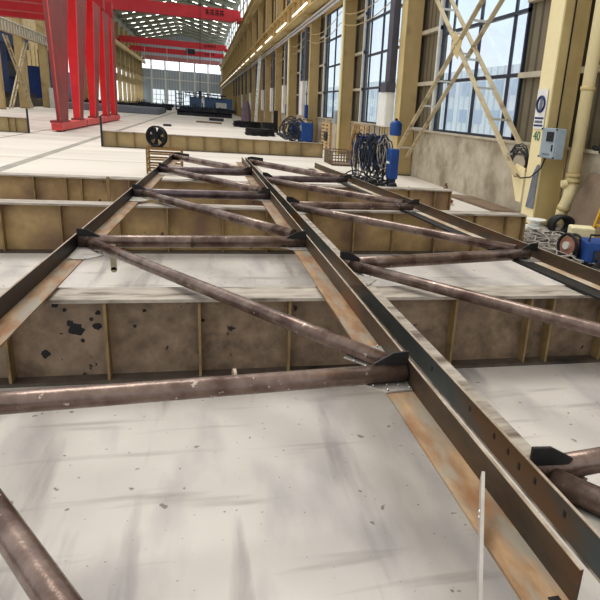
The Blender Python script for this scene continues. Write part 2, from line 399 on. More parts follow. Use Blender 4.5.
# left wall beyond the gantries + far side of the neighbouring bay
wl = thing('wall_left', '', '', (XL-.3, 140, 0), kind='structure')
w = MB(); w.box((XL-.5, 104, 0), (XL-.3, YF, 1.0)); w.box((XL-.5, 104, 4.9), (XL-.3, YF, 6.4)); w.box((XL-.5, 104, 7.4), (XL-.3, YF, 12.6)); w.box((XL-.5, 104, 12.6), (XL-.3, YF, 17.8))
for k in range(12): yy = 105+8.1*k; w.box((XL-.5, yy-1.2, 1), (XL-.3, yy+1.2, 12.6))
w.build('siding_panel', 'roof', wl)
w = MB(); w.box((XL-.42, 104, 1.0), (XL-.38, YF, 12.6)); w.build('glazing_sheet', 'light', wl)
bk = thing('wall_back', '', '', (-38, 100, 0), kind='structure')
w = MB(); w.box((-38.3, 40, 0), (-38, YF, 3.4)); w.box((-38.3, 40, 5.2), (-38, YF, 18)); w.build('siding_panel', 'tan_dim', bk)
w = MB(); w.box((-38.2, 40, 3.4), (-38.1, YF, 5.2)); w.build('glazing_sheet', 'light', bk)
w = MB()
for k in range(40): yy = 42+3.9*k; w.box((-38.05, yy, 0), (-37.8, yy+.9, 12))
w.build('wall_post', 'tan_dim', bk)

# neighbouring building outside the windows
nb = thing('trim_building_outside', '', '', (30, 60, 0), kind='structure')
MB().box((30, -20, 0), (36, 200, 7.5)).build('facade', 'neighbour', nb)
w = MB()
for k in range(50):
    for z in (1.6, 4.6): w.box((29.95, -16+4.2*k, z), (30, -13.8+4.2*k, z+1.5))
w.build('facade_window', 'neigh_win', nb)

# ---------------------------------------------------------------- right wall columns
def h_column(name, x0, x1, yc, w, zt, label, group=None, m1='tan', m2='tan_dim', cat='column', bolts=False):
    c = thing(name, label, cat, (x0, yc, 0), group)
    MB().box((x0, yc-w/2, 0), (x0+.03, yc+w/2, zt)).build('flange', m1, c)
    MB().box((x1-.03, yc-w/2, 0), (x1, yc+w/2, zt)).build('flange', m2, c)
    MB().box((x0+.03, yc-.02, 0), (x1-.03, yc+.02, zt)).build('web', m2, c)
    MB().box((x0-.02, yc-w/2-.05, 0), (x1, yc+w/2+.05, .03)).build('base_plate', 'beam_bot', c)
    # boxed side plate that closes the flanges toward the viewer
    MB().box((x0+.03, yc-w/2+.02, .03), (x1-.03, yc-w/2+.035, zt)).build('side_plate', m2, c)
    return c
CX0, CX1 = 5.5, 5.98
h_column('steel_column', CX0, CX1, 9.38, .42, 8, 'cream steel column carrying the 40 sign and grey switch box', m1='cream', m2='tan')
h_column('steel_column', CX0, CX1, 17.5, .5, 12.2, 'tan steel column just past the biggest window, dark duct at its side')
h_column('steel_column', CX0, CX1, 25.6, .5, 12.2, 'tan steel column between the pallets, grey meter box on it')
c0 = None
for k in range(3, 23):
    yy = 9.4+8.1*k
    if c0 is None: c0 = h_column('steel_column', CX0, CX1, yy, .5, 12.2, 'tan steel wall column in the receding row under the crane girder', 'tan columns far along the window wall')
    else: dup(c0, (CX0, yy, 0))

# crane girders
gr = thing('crane_girder', 'tan lower crane girder running along the window wall above the windows', 'girder', (5.2, 20, 6.5))
w = MB(); w.box((5.0, 20, 6.45), (5.5, YF, 6.5)); w.build('bottom_flange', 'tan', gr)
MB().box((5.22, 20, 6.5), (5.26, YF, 7.45)).build('web', 'siding_up', gr)
MB().box((4.95, 20, 7.45), (5.5, YF, 7.5)).build('top_flange', 'tan', gr)
w = MB()
for k in range(86): w.box((5.06, 21+2.03*k, 6.5), (5.22, 21.05+2.03*k, 7.45))
w.build('stiffener_row', 'tan_dim', gr, kind='stuff')
MB().box((5.18, 20, 7.5), (5.3, YF, 7.58)).build('rail', 'darksteel', gr)
gu = thing('crane_girder', 'tan upper crane girder under the bright clerestory strip', 'girder', (5.2, 50, 11.4))
MB().box((5.0, 50, 11.2), (5.5, YF-.5, 11.25)).build('bottom_flange', 'tan', gu)
MB().box((5.22, 50, 11.25), (5.26, YF-.5, 12.1)).build('web', 'siding_up', gu)
MB().box((4.95, 50, 12.1), (5.5, YF-.5, 12.15)).build('top_flange', 'tan', gu)
br = MB()
for k in range(1, 23): yy = 9.4+8.1*k; br.prism([(5.5, yy-.1, 6.45), (5.0, yy-.1, 6.45), (5.5, yy-.1, 6.22)], (0, .2, 0))
tag(br.build('girder_bracket', 'tan', org=(5.5, 17.5, 6)), 'tan triangular brackets holding the lower crane girder', 'bracket', kind='stuff')
lt = None
for k in range(21):
    yy = 24+8.1*k
    if lt is None:
        lt = MB(); lt.box((4.99, yy, 6.68), (5.05, yy+5.2, 6.75)); lt = lt.build('strip_light', 'tube', org=(5.02, yy, 6.7)); tag(lt, 'white glowing dash for daylight through a gap along the lower crane girder', 'light', 'daylight dashes along the crane girder')  # glowing dashes added for daylight showing through gaps along the girder
    else:
        o = lt.copy(); COL.objects.link(o); o.location = (5.02, yy, 6.7)
# conduits below the girder
for i, (dx, dz, rr) in enumerate(((5.35, 6.15, .05), (5.42, 6.02, .05), (5.30, 5.95, .035))):
    c = MB().tube([(dx, 20, dz), (dx, 60, dz), (dx, 120, dz), (dx, YF-1, dz)], rr, 8)
    tag(c.build('conduit', 'silver', org=(dx, 20, dz), smooth=True), ('thick silver conduit running topmost of three under the crane girder', 'silver conduit in the middle of the three under the crane girder', 'thin silver conduit running lowest of three under the crane girder')[i], 'conduit')
for i, (z0, x) in enumerate(((5.35, 5.4), (4.95, 5.4))):
    pts = []
    for k in range(1, 8):
        for t in range(6): pts.append((x, 9.4+8.1*k+8.1*t/6, z0-.35*math.sin(PI*t/6)+.08*k))
    tag(MB().tube(pts, .015, 6).build('hanging_cable', 'tan_dim', org=pts[0]), ('upper sagging cable strung from column to column across the windows', 'lower sagging cable strung from column to column across the windows')[i], 'cable')
tag(MB().tube([(5.70, 9.165, 8), (5.70, 9.165, 1.5)], .012, 6).build('cable', 'black', org=(5.70, 9.165, 1.5)), 'thin black cable coming straight down the cream column to the switch box', 'cable')

# lattice cross bracing between first two columns
def double_brace(label, y0, z0, y1, z1, n):
    b = thing('cross_brace', label, 'brace', (5.4, y0, z0))
    for x in (5.4, 5.8):
        MB().bar((x, y0, z0), (x, y1, z1), .035, .1, (1, 0, 0)).build('brace_angle', 'brace', b)
    for i in range(n):
        t = (i+.6)/n; yy = y0+(y1-y0)*t; zz = z0+(z1-z0)*t
        MB().bar((5.4, yy, zz), (5.8, yy, zz), .06, .04).build('batten', 'jamb', b)
    return b
bm_ = double_brace('tan lattice brace rising from the cream column foot away to the next column', 9.75, .79, 17.22, 6.18, 9)
MB().prism([(5.38, 13.0, 2.95), (5.38, 13.45, 3.2), (5.38, 13.3, 3.55), (5.38, 12.85, 3.3)], (-.012, 0, 0)).build('gusset_plate', 'tan', bm_)
double_brace('tan lattice brace rising toward the viewer from the foot of the second column', 17.22, .5, 9.7, 5.62, 9)
g_ = MB().prism([(5.49, 9.62, .35), (5.49, 9.62, .95), (5.49, 9.95, 1.0), (5.49, 10.1, .85), (5.49, 9.8, .35)], (-.015, 0, 0))
tag(g_.build('gusset_plate', 'cream', org=(5.49, 9.7, .5)), 'cream gusset plate joining the lattice brace to the cream column foot', 'plate')
tag(MB().prism([(5.49, 9.44, .3), (5.49, 9.34, .9), (5.49, 9.24, 1.05), (5.49, 9.18, 1.05), (5.49, 9.18, .3)], (-.006, 0, 0)).build('primer_patch', 'greypatch', org=(5.49, 9.25, .45)), 'grey patch plate low on the cream column', 'plate')

# sign, 40, switch box, hose coil
sg = thing('safety_sign', 'white sign with a navy circle and pictogram on the cream column', 'sign', (5.49, 9.45, 2.1))
MB().box((5.478, 9.24, 1.63), (5.488, 9.56, 2.27)).build('sign_board', 'white', sg)
w = MB(); w.ring((5.474, 9.40, 2.03), (1, 0, 0), .118, .024, 28, 6); w.build('circle', 'navy', sg)
w = MB(); w.prism([(5.474, 9.44, 1.94), (5.474, 9.36, 1.94), (5.474, 9.345, 2.04), (5.474, 9.37, 2.12), (5.474, 9.43, 2.12), (5.474, 9.455, 2.02)], (.004, 0, 0)); w.build('pictogram', 'greypatch', sg)
w = MB(); w.box((5.474, 9.26, 1.67), (5.479, 9.54, 1.70)); w.box((5.474, 9.26, 1.79), (5.479, 9.54, 1.82))
for i in range(6): w.box((5.474, 9.29+.042*i, 1.725), (5.479, 9.315+.042*i, 1.765))
w.build('print', 'navy', sg)
cu = bpy.data.curves.new('number_forty', 'FONT'); cu.body = '40'; cu.size = .22; cu.extrude = .002; cu.align_x = 'CENTER'
to = bpy.data.objects.new('tmp', cu); COL.objects.link(to)
dg = bpy.context.evaluated_depsgraph_get(); me = bpy.data.meshes.new_from_object(to.evaluated_get(dg)); bpy.data.objects.remove(to)
num = bpy.data.objects.new('column_number', me); COL.objects.link(num); me.materials.clear(); me.materials.append(M['green_ink'])
num.matrix_world = Matrix(((0, 0, -1, 5.494), (-1, 0, 0, 9.42), (0, 1, 0, 1.44), (0, 0, 0, 1)))
tag(num, 'green number 40 painted under the sign on the cream column', 'number')
bx = thing('switch_box', 'grey switch box with dark meter window beside the cream column', 'switch box', (5.4, 8.95, 1.2))
MB().box((5.42, 8.66, 1.18), (5.58, 9.12, 1.66)).build('box_body', 'greybox', bx, bevel=.01)
MB().box((5.405, 8.68, 1.2), (5.42, 9.1, 1.64)).build('door', 'greybox', bx)
MB().box((5.395, 8.74, 1.45), (5.407, 8.94, 1.6)).build('meter_window', 'black', bx)
MB().box((5.395, 8.73, 1.30), (5.407, 8.76, 1.40)).build('handle', 'black', bx)
for yy in (8.67, 9.11):
    for zz in (1.2, 1.64): MB().box((5.39, yy-.012, zz-.012), (5.41, yy+.012, zz+.012)).build('corner_clip', 'black', bx)
MB().box((5.398, 8.8, 1.23), (5.406, 9.02, 1.26)).build('label_strip', 'greypatch', bx)
pts = [(5.46, 8.98, 1.18), (5.44, 9.05, 1.0), (5.42, 9.3, .83), (5.4, 9.6, .78), (5.42, 9.85, .85)]
tag(MB().tube(pts, .012, 6).build('cable', 'black', org=pts[0]), 'black cable sagging from the switch box to the hose coil', 'cable')
hc = MB()
for i in range(9): hc.ring((5.52+.01*i, 9.95+.02*i, 1.05+random.uniform(-.03, .03)), (1, .25, 0), .17+.012*i, .012, 20, 6, .08)
tag(hc.build('hose_coil', 'cable_dark', org=(5.5, 10, .8), smooth=True), 'black hose coil hung behind the foot of the lattice brace', 'hose')
pl = thing('drain_pipe', 'thick cream drain pipe running down the wall beside the cream column', 'pipe', (5.72, 8.72, .1))
w = MB(); w.tube([(5.80, 8.62, 8), (5.80, 8.62, .95)], .1, 20); w.build('pipe_length', 'cream', pl, smooth=True)
w = MB(); w.tube([(5.80, 8.62, .95), (5.80, 8.65, .6), (5.78, 8.74, .35), (5.78, 8.76, .14)], .098, 20); w.build('pipe_elbow', 'cream', pl, smooth=True)
for z in (2.28, .95, .86, .40): MB().tube([(5.80, 8.62 if z > .6 else 8.73, z-.03), (5.80, 8.62 if z > .6 else 8.72, z+.03)], .118, 20).build('collar', 'tan', pl, smooth=True)
MB().tube([(5.70, 8.62, .82), (5.62, 8.64, .80)], .06, 14).build('clean_out_cap', 'cream', pl)

# duct and cabinet on second column, blue boxes, meter boxes
tag(MB().box((5.3, 17.85, 2.62), (5.49, 18.3, 7)).build('cable_duct', 'duct', org=(5.4, 18.2, 2.5)), 'tall dark grey duct dropping onto the white wall cabinet', 'duct')
cb = thing('wall_cabinet', 'white electrical cabinet on posts under the dark duct', 'cabinet', (5.4, 18.4, .1))
MB().box((5.25, 17.85, 1.35), (5.49, 18.75, 2.35)).build('cabinet_body', 'white', cb, bevel=.01)
MB().box((5.235, 17.88, 1.38), (5.25, 18.72, 2.32)).build('door', 'white', cb)
for yy in (17.95, 18.5): MB().box((5.35, yy, 0), (5.42, yy+.07, 1.35)).build('leg', 'tan', cb)
MB().box((5.2, 17.8, 2.35), (5.49, 18.4, 2.62)).build('junction_box', 'duct', cb)
def blue_tank(x, y, z, r, h, label):
    t = thing('gas_bottle', label, 'gas bottle', (x, y, z))
    MB().tube([(x, y, z), (x, y, z+.05), (x, y, z+h*.75), (x, y, z+h*.9), (x, y, z+h)], [r*.9, r, r, r*.75, r*.3], 16).build('tank', 'blue', t, smooth=True)
    MB().tube([(x, y, z+h), (x, y, z+h+.05)], r*.25, 10).build('valve', 'darksteel', t)
def blue_box(x, y, z, sx, sy, sz, label):
    t = thing('blue_box', label, 'box', (x, y, z))
    MB().box((x-sx/2, y-sy/2, z), (x+sx/2, y+sy/2, z+sz)).build('box_body', 'blue', t, bevel=.03)
    MB().box((x-sx/2-.015, y-sy*.3, z+sz*.5), (x-sx/2, y+sy*.3, z+sz*.58)).build('label_strip', 'white', t)
blue_tank(5.3, 16.85, 1.15, .17, .42, 'small blue canister fixed on the column right of the white cabinet')
blue_box(4.45, 14.2, .2, .22, .34, .72, 'large blue box standing at the end of the cable rack')
st = MB(); st.box((4.38, 14.08, 0), (4.52, 14.32, .2)); tag(st.build('box_stand', 'darksteel', org=(4.45, 14.2, 0)), 'dark stand carrying the large blue box', 'stand')
tag(MB().box((5.35, 33.55, 1.25), (5.5, 33.95, 1.95)).build('blue_box', 'blue', org=(5.4, 33.7, 1.3), bevel=.02), 'blue box hung on the third column beyond the wooden pallets', 'box')
tag(MB().box((5.35, 41.6, 1.25), (5.5, 42.2, 2.0)).build('blue_box', 'blue', org=(5.4, 41.8, 1.3), bevel=.02), 'blue box hung on a far column past the blue welders', 'box')
mbx = MB(); mbx.box((5.33, 25.3, 1.2), (5.5, 25.85, 1.75)); mbx.box((5.31, 25.35, 1.25), (5.33, 25.8, 1.7))
tag(mbx.build('meter_box', 'greybox', org=(5.4, 25.6, 1.2), bevel=.01), 'small grey meter box on the column between the pallets', 'meter box')
for i, yy in enumerate((34.6, 43, 51, 59, 75, 91)):
    tag(MB().box((5.3, yy, 1.4), (5.5, yy+.9, 3.2)).build('wall_cabinet', 'white', org=(5.4, yy, 1.4), bevel=.01), 'pale wall cabinet mounted on a far column of the window wall', 'cabinet', 'pale cabinets far down the window wall')
d0 = None
for k in range(3, 14):
    yy = 9.4+8.1*k
    if d0 is None:
        d0 = thing('cable_duct', 'dark grey cable duct beside a far tan column, dark window strip above', 'duct', (5.4, yy+.6, 3.2), 'dark ducts up the far tan columns')
        MB().box((5.32, yy+.2, 3.2), (5.497, yy+.8, 5.85)).build('lower_duct', 'duct', d0); MB().box((5.56, yy+.4, 7.6), (5.9, yy+1.3, 11.1)).build('upper_duct', 'duct', d0)  # upper panel added as the dark window strip that the columns hide
    else: dup(d0, (5.4, yy+.6, 3.2))
tag(MB().tube([(5.35, 24.85, 0), (5.35, 24.85, 6)], .06, 10).build('cream_pipe', 'cream', org=(5.35, 24.85, 0), smooth=True), 'slim cream pipe standing before the column between the pallets', 'pipe')
tag(MB().tube([(5.35, 41, 0), (5.35, 41, 6)], .07, 10).build('cream_pipe', 'cream', org=(5.35, 41, 0), smooth=True), 'slim cream pipe beyond the blue welders on the window wall', 'pipe')

# ---------------------------------------------------------------- floor beams
def i_beam(label, x0, x1, y0, ytilt, h, wide, stiff, web, group=None, flange='beam_top', zthick=.02, webin=.10, ends=True):
    ang = ytilt
    b = thing('floor_beam', label, 'steel beam', (x0, y0, 0), group)
    def T(m):
        for i, v in enumerate(m.v):
            m.v[i] = (v[0], v[1]+(v[0]-0)*ang, v[2])
        return m
    b.location = (x0, y0+x0*ang, 0)
    T(MB().box((x0, y0, h-zthick), (x1, y0+wide, h))).build('top_flange', flange, b)
    T(MB().box((x0, y0, 0), (x1, y0+wide, zthick))).build('bottom_flange', 'beam_bot', b)
    T(MB().box((x0, y0+webin, zthick), (x1, y0+webin+.015, h-zthick))).build('web', web, b)
    for sx in stiff:
        T(MB().box((sx-.008, y0+.01, zthick), (sx+.008, y0+webin, h-zthick))).build('stiffener', 'beam_stiff', b)
    if ends: T(MB().box((x1-.02, y0+.01, zthick), (x1, y0+wide-.01, h-zthick))).build('end_plate', 'beam_stiff', b)
    return b
i_beam('near floor beam, worn brown web with black paint splashes, under both trusses', -3.2, 4.3, 3.53, -.012, .53, .26, [-2.2, -1.65, -1.1, -.57, -.04, .51, 1.08, 1.64, 2.21, 2.39, 2.84, 3.4], 'beam_web1')
i_beam('second floor beam from the viewer, tan web, its end beside the lattice brace foot', -6, 4.12, 6.93, .018, .535, .24, [-4.2, -3.1, -2.04, -1.48, -.9, -.4, .2, .7, 1.25, 1.76, 2.27, 2.84, 3.4, 3.85], 'beam_web')
i_beam('third floor beam, tan web right behind the second one', -7, 4.05, 9.33, .02, .535, .24, [-5, -4, -2.9, -2.29, -1.88, -1.68, -1.05, -.4, .25, .9, 1.58, 2.12, 2.75, 3.3, 3.75], 'beam_web')
i_beam('far long floor beam crossing the hall behind the black fan', -3.34, 4.32, 22.62, .004, .53, .24, [-2.87, -2.3, -1.72, -1.14, -.56, .02, .6, 1.18, 1.76, 2.34, 2.92, 3.5], 'beam_far')
i_beam('farthest floor beam, standing alone in front of the red gantry foot', -10, -6.85, 27.9, 0, .58, .24, [-9.4, -8.8, -8.2, -7.56, -7.31], 'beam_far')
tag(MB().box((-3.36, 22.6, 0), (-3.30, 22.66, 1.0)).build('steel_post', 'darksteel', org=(-3.33, 22.6, 0)), 'thin black post at the end of the long far floor beam', 'post')
tag(MB().box((-6.86, 27.84, 0), (-6.80, 27.9, .95)).build('steel_post', 'darksteel', org=(-6.83, 27.9, 0)), 'thin black post at the end of the lone farthest floor beam', 'post')
tag(MB().box((-1.34, 9.25, .0), (-1.30, 9.28, .56)).build('steel_post', 'beam_stiff', org=(-1.3, 9.25, 0)), 'thin rusty bar standing against the third floor beam', 'post')

for o_ in [o for o in bpy.data.objects if o.name == 'floor_beam']:
    random.seed(2)
    for x, z, r_ in ((-.745, .315, .042), (-.775, .355, .02), (-.63, .335, .024), (-.925, .165, .026), (-.62, .42, .016), (-.85, .475, .02), (-.36, .43, .013), (-.42, .33, .011), (-.715, .245, .012), (-.02, .36, .012), (-.66, .38, .012), (-.80, .44, .012), (.62, .30, .014), (.9, .2, .01)):
        q_ = [(x+r_*random.uniform(.7, 1.2)*math.cos(2*PI*k/14), 3.53-.012*x+.098, z+r_*random.uniform(.7, 1.2)*math.sin(2*PI*k/14)) for k in range(14)]
        MB().prism(q_, (0, .003, 0)).build('paint_splash', 'black', o_)
# ---------------------------------------------------------------- trusses
ZF = .545; ZT = .66; TH = .010
def truss(label, group=None): return thing('pipe_truss', label, 'truss', (0, 0, ZF))
def chord(par, lx, Y0, Y1, w, side, mleg, mfl, label=None):
    # lx(y): x of the outer (upright) face; side=+1: flange goes toward +x
    fl = MB(); e = MB(); n_ = 10
    def strip(m, xa, xb, za, zb):
        P_ = []
        for i in range(n_+1):
            y = Y0+(Y1-Y0)*i/n_; x = lx(y)
            P_.append([(x+xa, y, za), (x+xb, y, za), (x+xb, y, zb), (x+xa, y, zb)])
        vs = [p for r_ in P_ for p in r_]; fs = []
        for i in range(n_):
            for j in range(4): fs.append((i*4+j, i*4+(j+1) % 4, (i+1)*4+(j+1) % 4, (i+1)*4+j))
        fs += [(3, 2, 1, 0), tuple(n_*4+j for j in range(4))]
        m.add(vs, fs)
    ww = w(0) if callable(w) else w
    strip(fl, min(0, side*ww), max(0, side*ww), ZF, ZF+TH)
    root = fl.build('chord_angle', mfl, par, label=label)
    lg = MB(); strip(lg, min(0, side*TH), max(0, side*TH), ZF+TH, ZT-.003); lg.build('upright_leg', mleg, root, org=abs_loc(root))
    ed = MB(); strip(ed, min(0, side*TH), max(0, side*TH), ZT-.003, ZT); ed.build('leg_edge', 'angle_edge', root, org=abs_loc(root))
    return root
xA = lambda y: -.985-(3.5-y)*.043          # outer chord, first truss
xB = lambda y: .855-.0080*(y-1)            # inner chord, first truss
xC = lambda y: .965-.0120*(y-1)            # inner chord, second truss
xD = lambda y: 2.845-(y-3.7)*.078          # outer chord, second truss
PZ = .602; PR = .042

def pipe(par, name, a, b, r=PR, m='pipe', z=PZ):
    p0 = Vector((a[0], a[1], z)); p1 = Vector((b[0], b[1], z)); d = (p1-p0)
    pts = [p0+d*t for t in (0, .25, .5, .75, 1)]
    o = MB().tube(pts, r, 24).build(name, m, par, smooth=True)
    return o
def node(par, x, y, side, s=1.0, spread=1):
    """gusset plates at a node; side: +1 the pipes leave toward +x"""
    q = [(0, -.10), (.115, -.11), (.23, .01), (.10, .13), (.215, .27), (.12, .40), (0, .39)]
    MB().prism([(x+side*.012+side*a*s, y+b*s*spread, ZF+TH+.001) for a, b in q], (0, 0, .007)).build('gusset_plate', 'gusset', par)
    h = MB(); h.prism([(x+side*.012, y-.02, PZ+.03), (x+side*.15, y-.02, PZ+.03), (x+side*.165, y-.02, PZ+.048), (x+side*.08, y-.02, PZ+.095), (x+side*.012, y-.02, PZ+.10)], (0, .012, 0))
    h.build('rib_plate', 'black_plate', par)
    wd = MB()
    for a, b in ((.05, -.055), (.10, -.052), (.16, -.05), (.11, -.10), (.01, -.09), (.22, 0), (.14, .15), (.18, .21), (.11, .38), (.02, .38)):
        wd.ball((x+side*(.012+a*s), y+b*s*spread, ZF+TH+.012), .006, 6, 4)
    wd.build('weld_bead', 'weld', par, kind='stuff')

t1 = truss('long welded pipe truss on the near side, open angle chords and slanting brown pipes')
chord(t1, xA, -.6, 12.9, .125, 1, 'angle_dark', 'angle_rust')
chord(t1, xB, .96, 12.75, .125, -1, 'angle_leg', 'angle_rust')
for i, y in enumerate((2.17, 4.78, 7.45, 10.15)):
    xa, xb = xA(y), xB(y)
    pipe(t1, 'cross_pipe', (xa+.02, y-.06 if not i else y), (xb-.02, y+.05 if not i else y+.08), m='pipe' if i < 2 else 'pipe_dark', r=(.041, .048, .053, .058)[i])
    node(t1, xa, y, 1, 1, -1); node(t1, xb, y+.06, -1)
for q_, (a, b) in enumerate((((-.88, 4.84), (.79, 2.33)), ((-.80, 7.62), (.76, 5.20)), ((-.70, 10.35), (.76, 8.02)), ((-.62, 12.75), (.74, 10.6)), ((-.96, 2.18), (.62, -.35)))):
    pipe(t1, 'diagonal_pipe', a, b, z=PZ-.004, r=(.038, .045, .050, .058, .039)[q_])
w = MB(); w.tube([(-.105, 4.80, PZ), (-.085, 4.80, PZ)], PR+.004, 24); w.build('weld_seam', 'angle_leg', t1)
w = MB(); w.tube([(.10, 2.225, PZ), (.112, 2.226, PZ)], PR+.004, 24); w.build('weld_seam', 'angle_edge', t1)
MB().prism([(-.60, 12.75, ZF+.012), (-.28, 12.75, ZF+.012), (-.28, 12.75, ZT+.0), (-.5, 12.75, ZT+.02), (-.60, 12.75, ZT)], (0, .012, 0)).build('end_plate', 'black_plate', t1)
MB().box((.795, .972, ZF+.009), (.825, .992, ZF+.012)).build('slot_hole', 'black_plate', t1)

t2 = truss('long welded pipe truss on the window side, chord ending beside the cable rack')
chord(t2, xC, .35, 12.75, .165, 1, 'angle_blue', 'beam_top')
xdr = chord(t2, xD, .6, 12.2, .17, -1, 'angle_leg', 'angle_pale')
w = MB(); w.add([(xD(.6)-.27, .6, ZF-.004), (xD(.6)-.10, .6, ZF-.004), (xD(12)-.10, 12, ZF-.004), (xD(12)-.18, 12, ZF-.004), (xD(.6)-.27, .6, ZF+TH+.002), (xD(.6)-.10, .6, ZF+TH+.002), (xD(12)-.10, 12, ZF+TH+.002), (xD(12)-.18, 12, ZF+TH+.002)],
    [(0,3,2,1),(4,5,6,7),(0,1,5,4),(1,2,6,5),(2,3,7,6),(3,0,4,7)]); w.build('backing_strip', 'black_plate', t2, label='black strip along the inner flange edge')  # black band along the inner edge, widening toward the viewer
for i, (ya, yb) in enumerate(((1.43, 1.62), (4.10, 4.48), (6.85, 7.0), (9.45, 9.75))):
    pipe(t2, 'cross_pipe', (xC(ya)+.02, ya), (xD(yb)-.09, yb), m='pipe' if i < 3 else 'pipe_dark', r=(.042, .048, .045, .05)[i])
    node(t2, xC(ya), ya, 1, 1, -1); node(t2, xD(yb), yb, -1)
for q_, (a, b) in enumerate((((1.02, 4.10), (2.86, 1.66)), ((.96, 6.80), (2.68, 4.66)), ((.93, 9.30), (2.47, 7.28)), ((.90, 12.35), (2.24, 9.98)), ((1.04, 1.38), (2.5, -.7)))):
    pipe(t2, 'diagonal_pipe', a, b, z=PZ-.004, r=(.039, .043, .05, .058, .042)[q_])
MB().prism([(.86, 12.68, ZF+.012), (1.18, 12.68, ZF+.012), (1.18, 12.68, ZT), (.95, 12.68, ZT+.02), (.86, 12.68, ZT)], (0, .012, 0)).build('end_plate', 'black_plate', t2)
for y, kind in ((2.22, 0), (1.83, 1), (1.63, 1), (1.53, 1), (1.455, 0), (1.36, 1), (1.20, 1)):
    s_ = MB(); s_.box((xC(y)-.0015, y-.006, .610 if kind else .600), (xC(y)+.001, y+.006, .630 if kind else .622)); s_.build('slot_hole', 'black_plate', t2)

fb = thing('flat_bar', 'narrow grey flat bar standing on edge against the double chord near the viewer', 'flat bar', (.86, 1.5, ZF))
MB().bar((.778, 1.357, .662), (.255, .133, .004), .010, .045, (0, 0, 1)).build('bar_body', 'gusset', fb)
w = MB(); w.ball((.737, 1.27, .605), .007); w.ball((.734, 1.262, .592), .007); w.build('tack_weld', 'weld', fb)
hb = MB(); hb.box((-.695, 4.74, .39), (-.652, 4.748, .59)); hb.tube([(-.6735, 4.74, .39), (-.6735, 4.748, .39)], .0215, 16)
tag(hb.build('hanging_strap', 'ledge', org=(-.67, 4.74, .59)), 'short grey flat strap hanging below the cross pipe, rounded end', 'strap')

# ---------------------------------------------------------------- fan on rack
rk = thing('steel_rack', 'rusty open wire rack standing on the floor under the black fan', 'rack', (-1.0, 15.1, 0))
for x in (-1.26, -.50):
    for y in (14.9, 15.5): MB().box((x-.02, y-.02, 0), (x+.02, y+.02, .6)).build('leg', 'rackrust', rk)
for z in (.08, .20, .33, .46, .57):
    w = MB(); w.box((-1.26, 14.89, z-.02), (-.50, 14.91, z+.02)); w.box((-1.26, 15.49, z-.02), (-.50, 15.51, z+.02)); w.box((-1.27, 14.9, z-.02), (-1.25, 15.5, z+.02)); w.box((-.51, 14.9, z-.02), (-.49, 15.5, z+.02))
    w.build('rail', 'rackrust', rk)
w = MB()
for i in range(5): w.box((-1.26, 14.95+.12*i, .585), (-.50, 14.98+.12*i, .597))
w.build('shelf', 'rackrust', rk)
fn = thing('industrial_fan', 'round black industrial fan standing on the rusty rack', 'fan', (-1.12, 15.2, .6))
fc = Vector((-1.05, 15.2, .835)); ax = Vector((-.42, -.9, .04)).normalized(); aa = ax.cross(Vector((0, 0, 1))).normalized(); bb = ax.cross(aa)
w = MB(); pts = [fc+(aa*math.cos(t)+bb*math.sin(t))*.225 for t in [2*PI*i/32 for i in range(32)]]
w.tube([p-ax*.06 for p in pts], .018, 8, closed=True); w.tube([p+ax*.06 for p in pts], .018, 8, closed=True)
for i in range(32):
    j = (i+1) % 32; w.add([pts[i]-ax*.06, pts[j]-ax*.06, pts[j]+ax*.06, pts[i]+ax*.06], [(0, 1, 2, 3)])
w.build('housing', 'black', fn)
w = MB()
for rr in (.05, .09, .13, .17, .2): w.tube([fc+ax*.065+(aa*math.cos(2*PI*i/28)+bb*math.sin(2*PI*i/28))*rr for i in range(28)], .0025, 5, closed=True)
for i in range(12): t = 2*PI*i/12; w.cyl(fc+ax*.065, fc+ax*.065+(aa*math.cos(t)+bb*math.sin(t))*.22, .0025, 5)
w.build('grille', 'black', fn)
w = MB()
for k in range(5):
    t = 2*PI*k/5+.3; u = aa*math.cos(t)+bb*math.sin(t); v = ax.cross(u)
    w.add([fc+u*.04-v*.04-ax*.02, fc+u*.18-v*.09-ax*.02, fc+u*.20+v*.06+ax*.03, fc+u*.04+v*.04+ax*.02], [(0, 1, 2, 3)])
w.build('blade', 'black', fn)
MB().tube([fc-ax*.1, fc+ax*.05], .055, 14).build('motor', 'darksteel', fn)
w = MB(); w.box((-1.17, 15.08, .597), (-.93, 15.32, .625)); w.build('foot', 'black', fn)

# ---------------------------------------------------------------- red semi-gantries
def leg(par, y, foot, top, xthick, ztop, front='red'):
    # tapered box leg: front face toward the viewer, hall-facing side coloured as if in shade
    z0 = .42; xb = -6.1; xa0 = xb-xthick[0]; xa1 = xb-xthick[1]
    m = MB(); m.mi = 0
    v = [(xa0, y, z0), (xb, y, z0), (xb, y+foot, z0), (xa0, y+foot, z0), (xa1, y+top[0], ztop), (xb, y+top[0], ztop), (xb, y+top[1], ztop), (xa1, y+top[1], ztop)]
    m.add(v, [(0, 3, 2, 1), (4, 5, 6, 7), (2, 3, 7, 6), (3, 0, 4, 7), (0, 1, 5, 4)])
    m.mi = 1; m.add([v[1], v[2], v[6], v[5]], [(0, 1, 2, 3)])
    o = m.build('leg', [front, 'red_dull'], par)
    e = MB(); e.bar(v[1], v[5], .04, .04); e.build('edge_seam', 'pale_red', o, org=abs_loc(o))
    e = MB(); e.bar(v[2], v[6], .04, .04); e.build('edge_seam', 'pale_red', o, org=abs_loc(o))
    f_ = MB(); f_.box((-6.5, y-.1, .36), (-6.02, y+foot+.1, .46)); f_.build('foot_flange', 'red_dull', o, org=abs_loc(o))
    return o
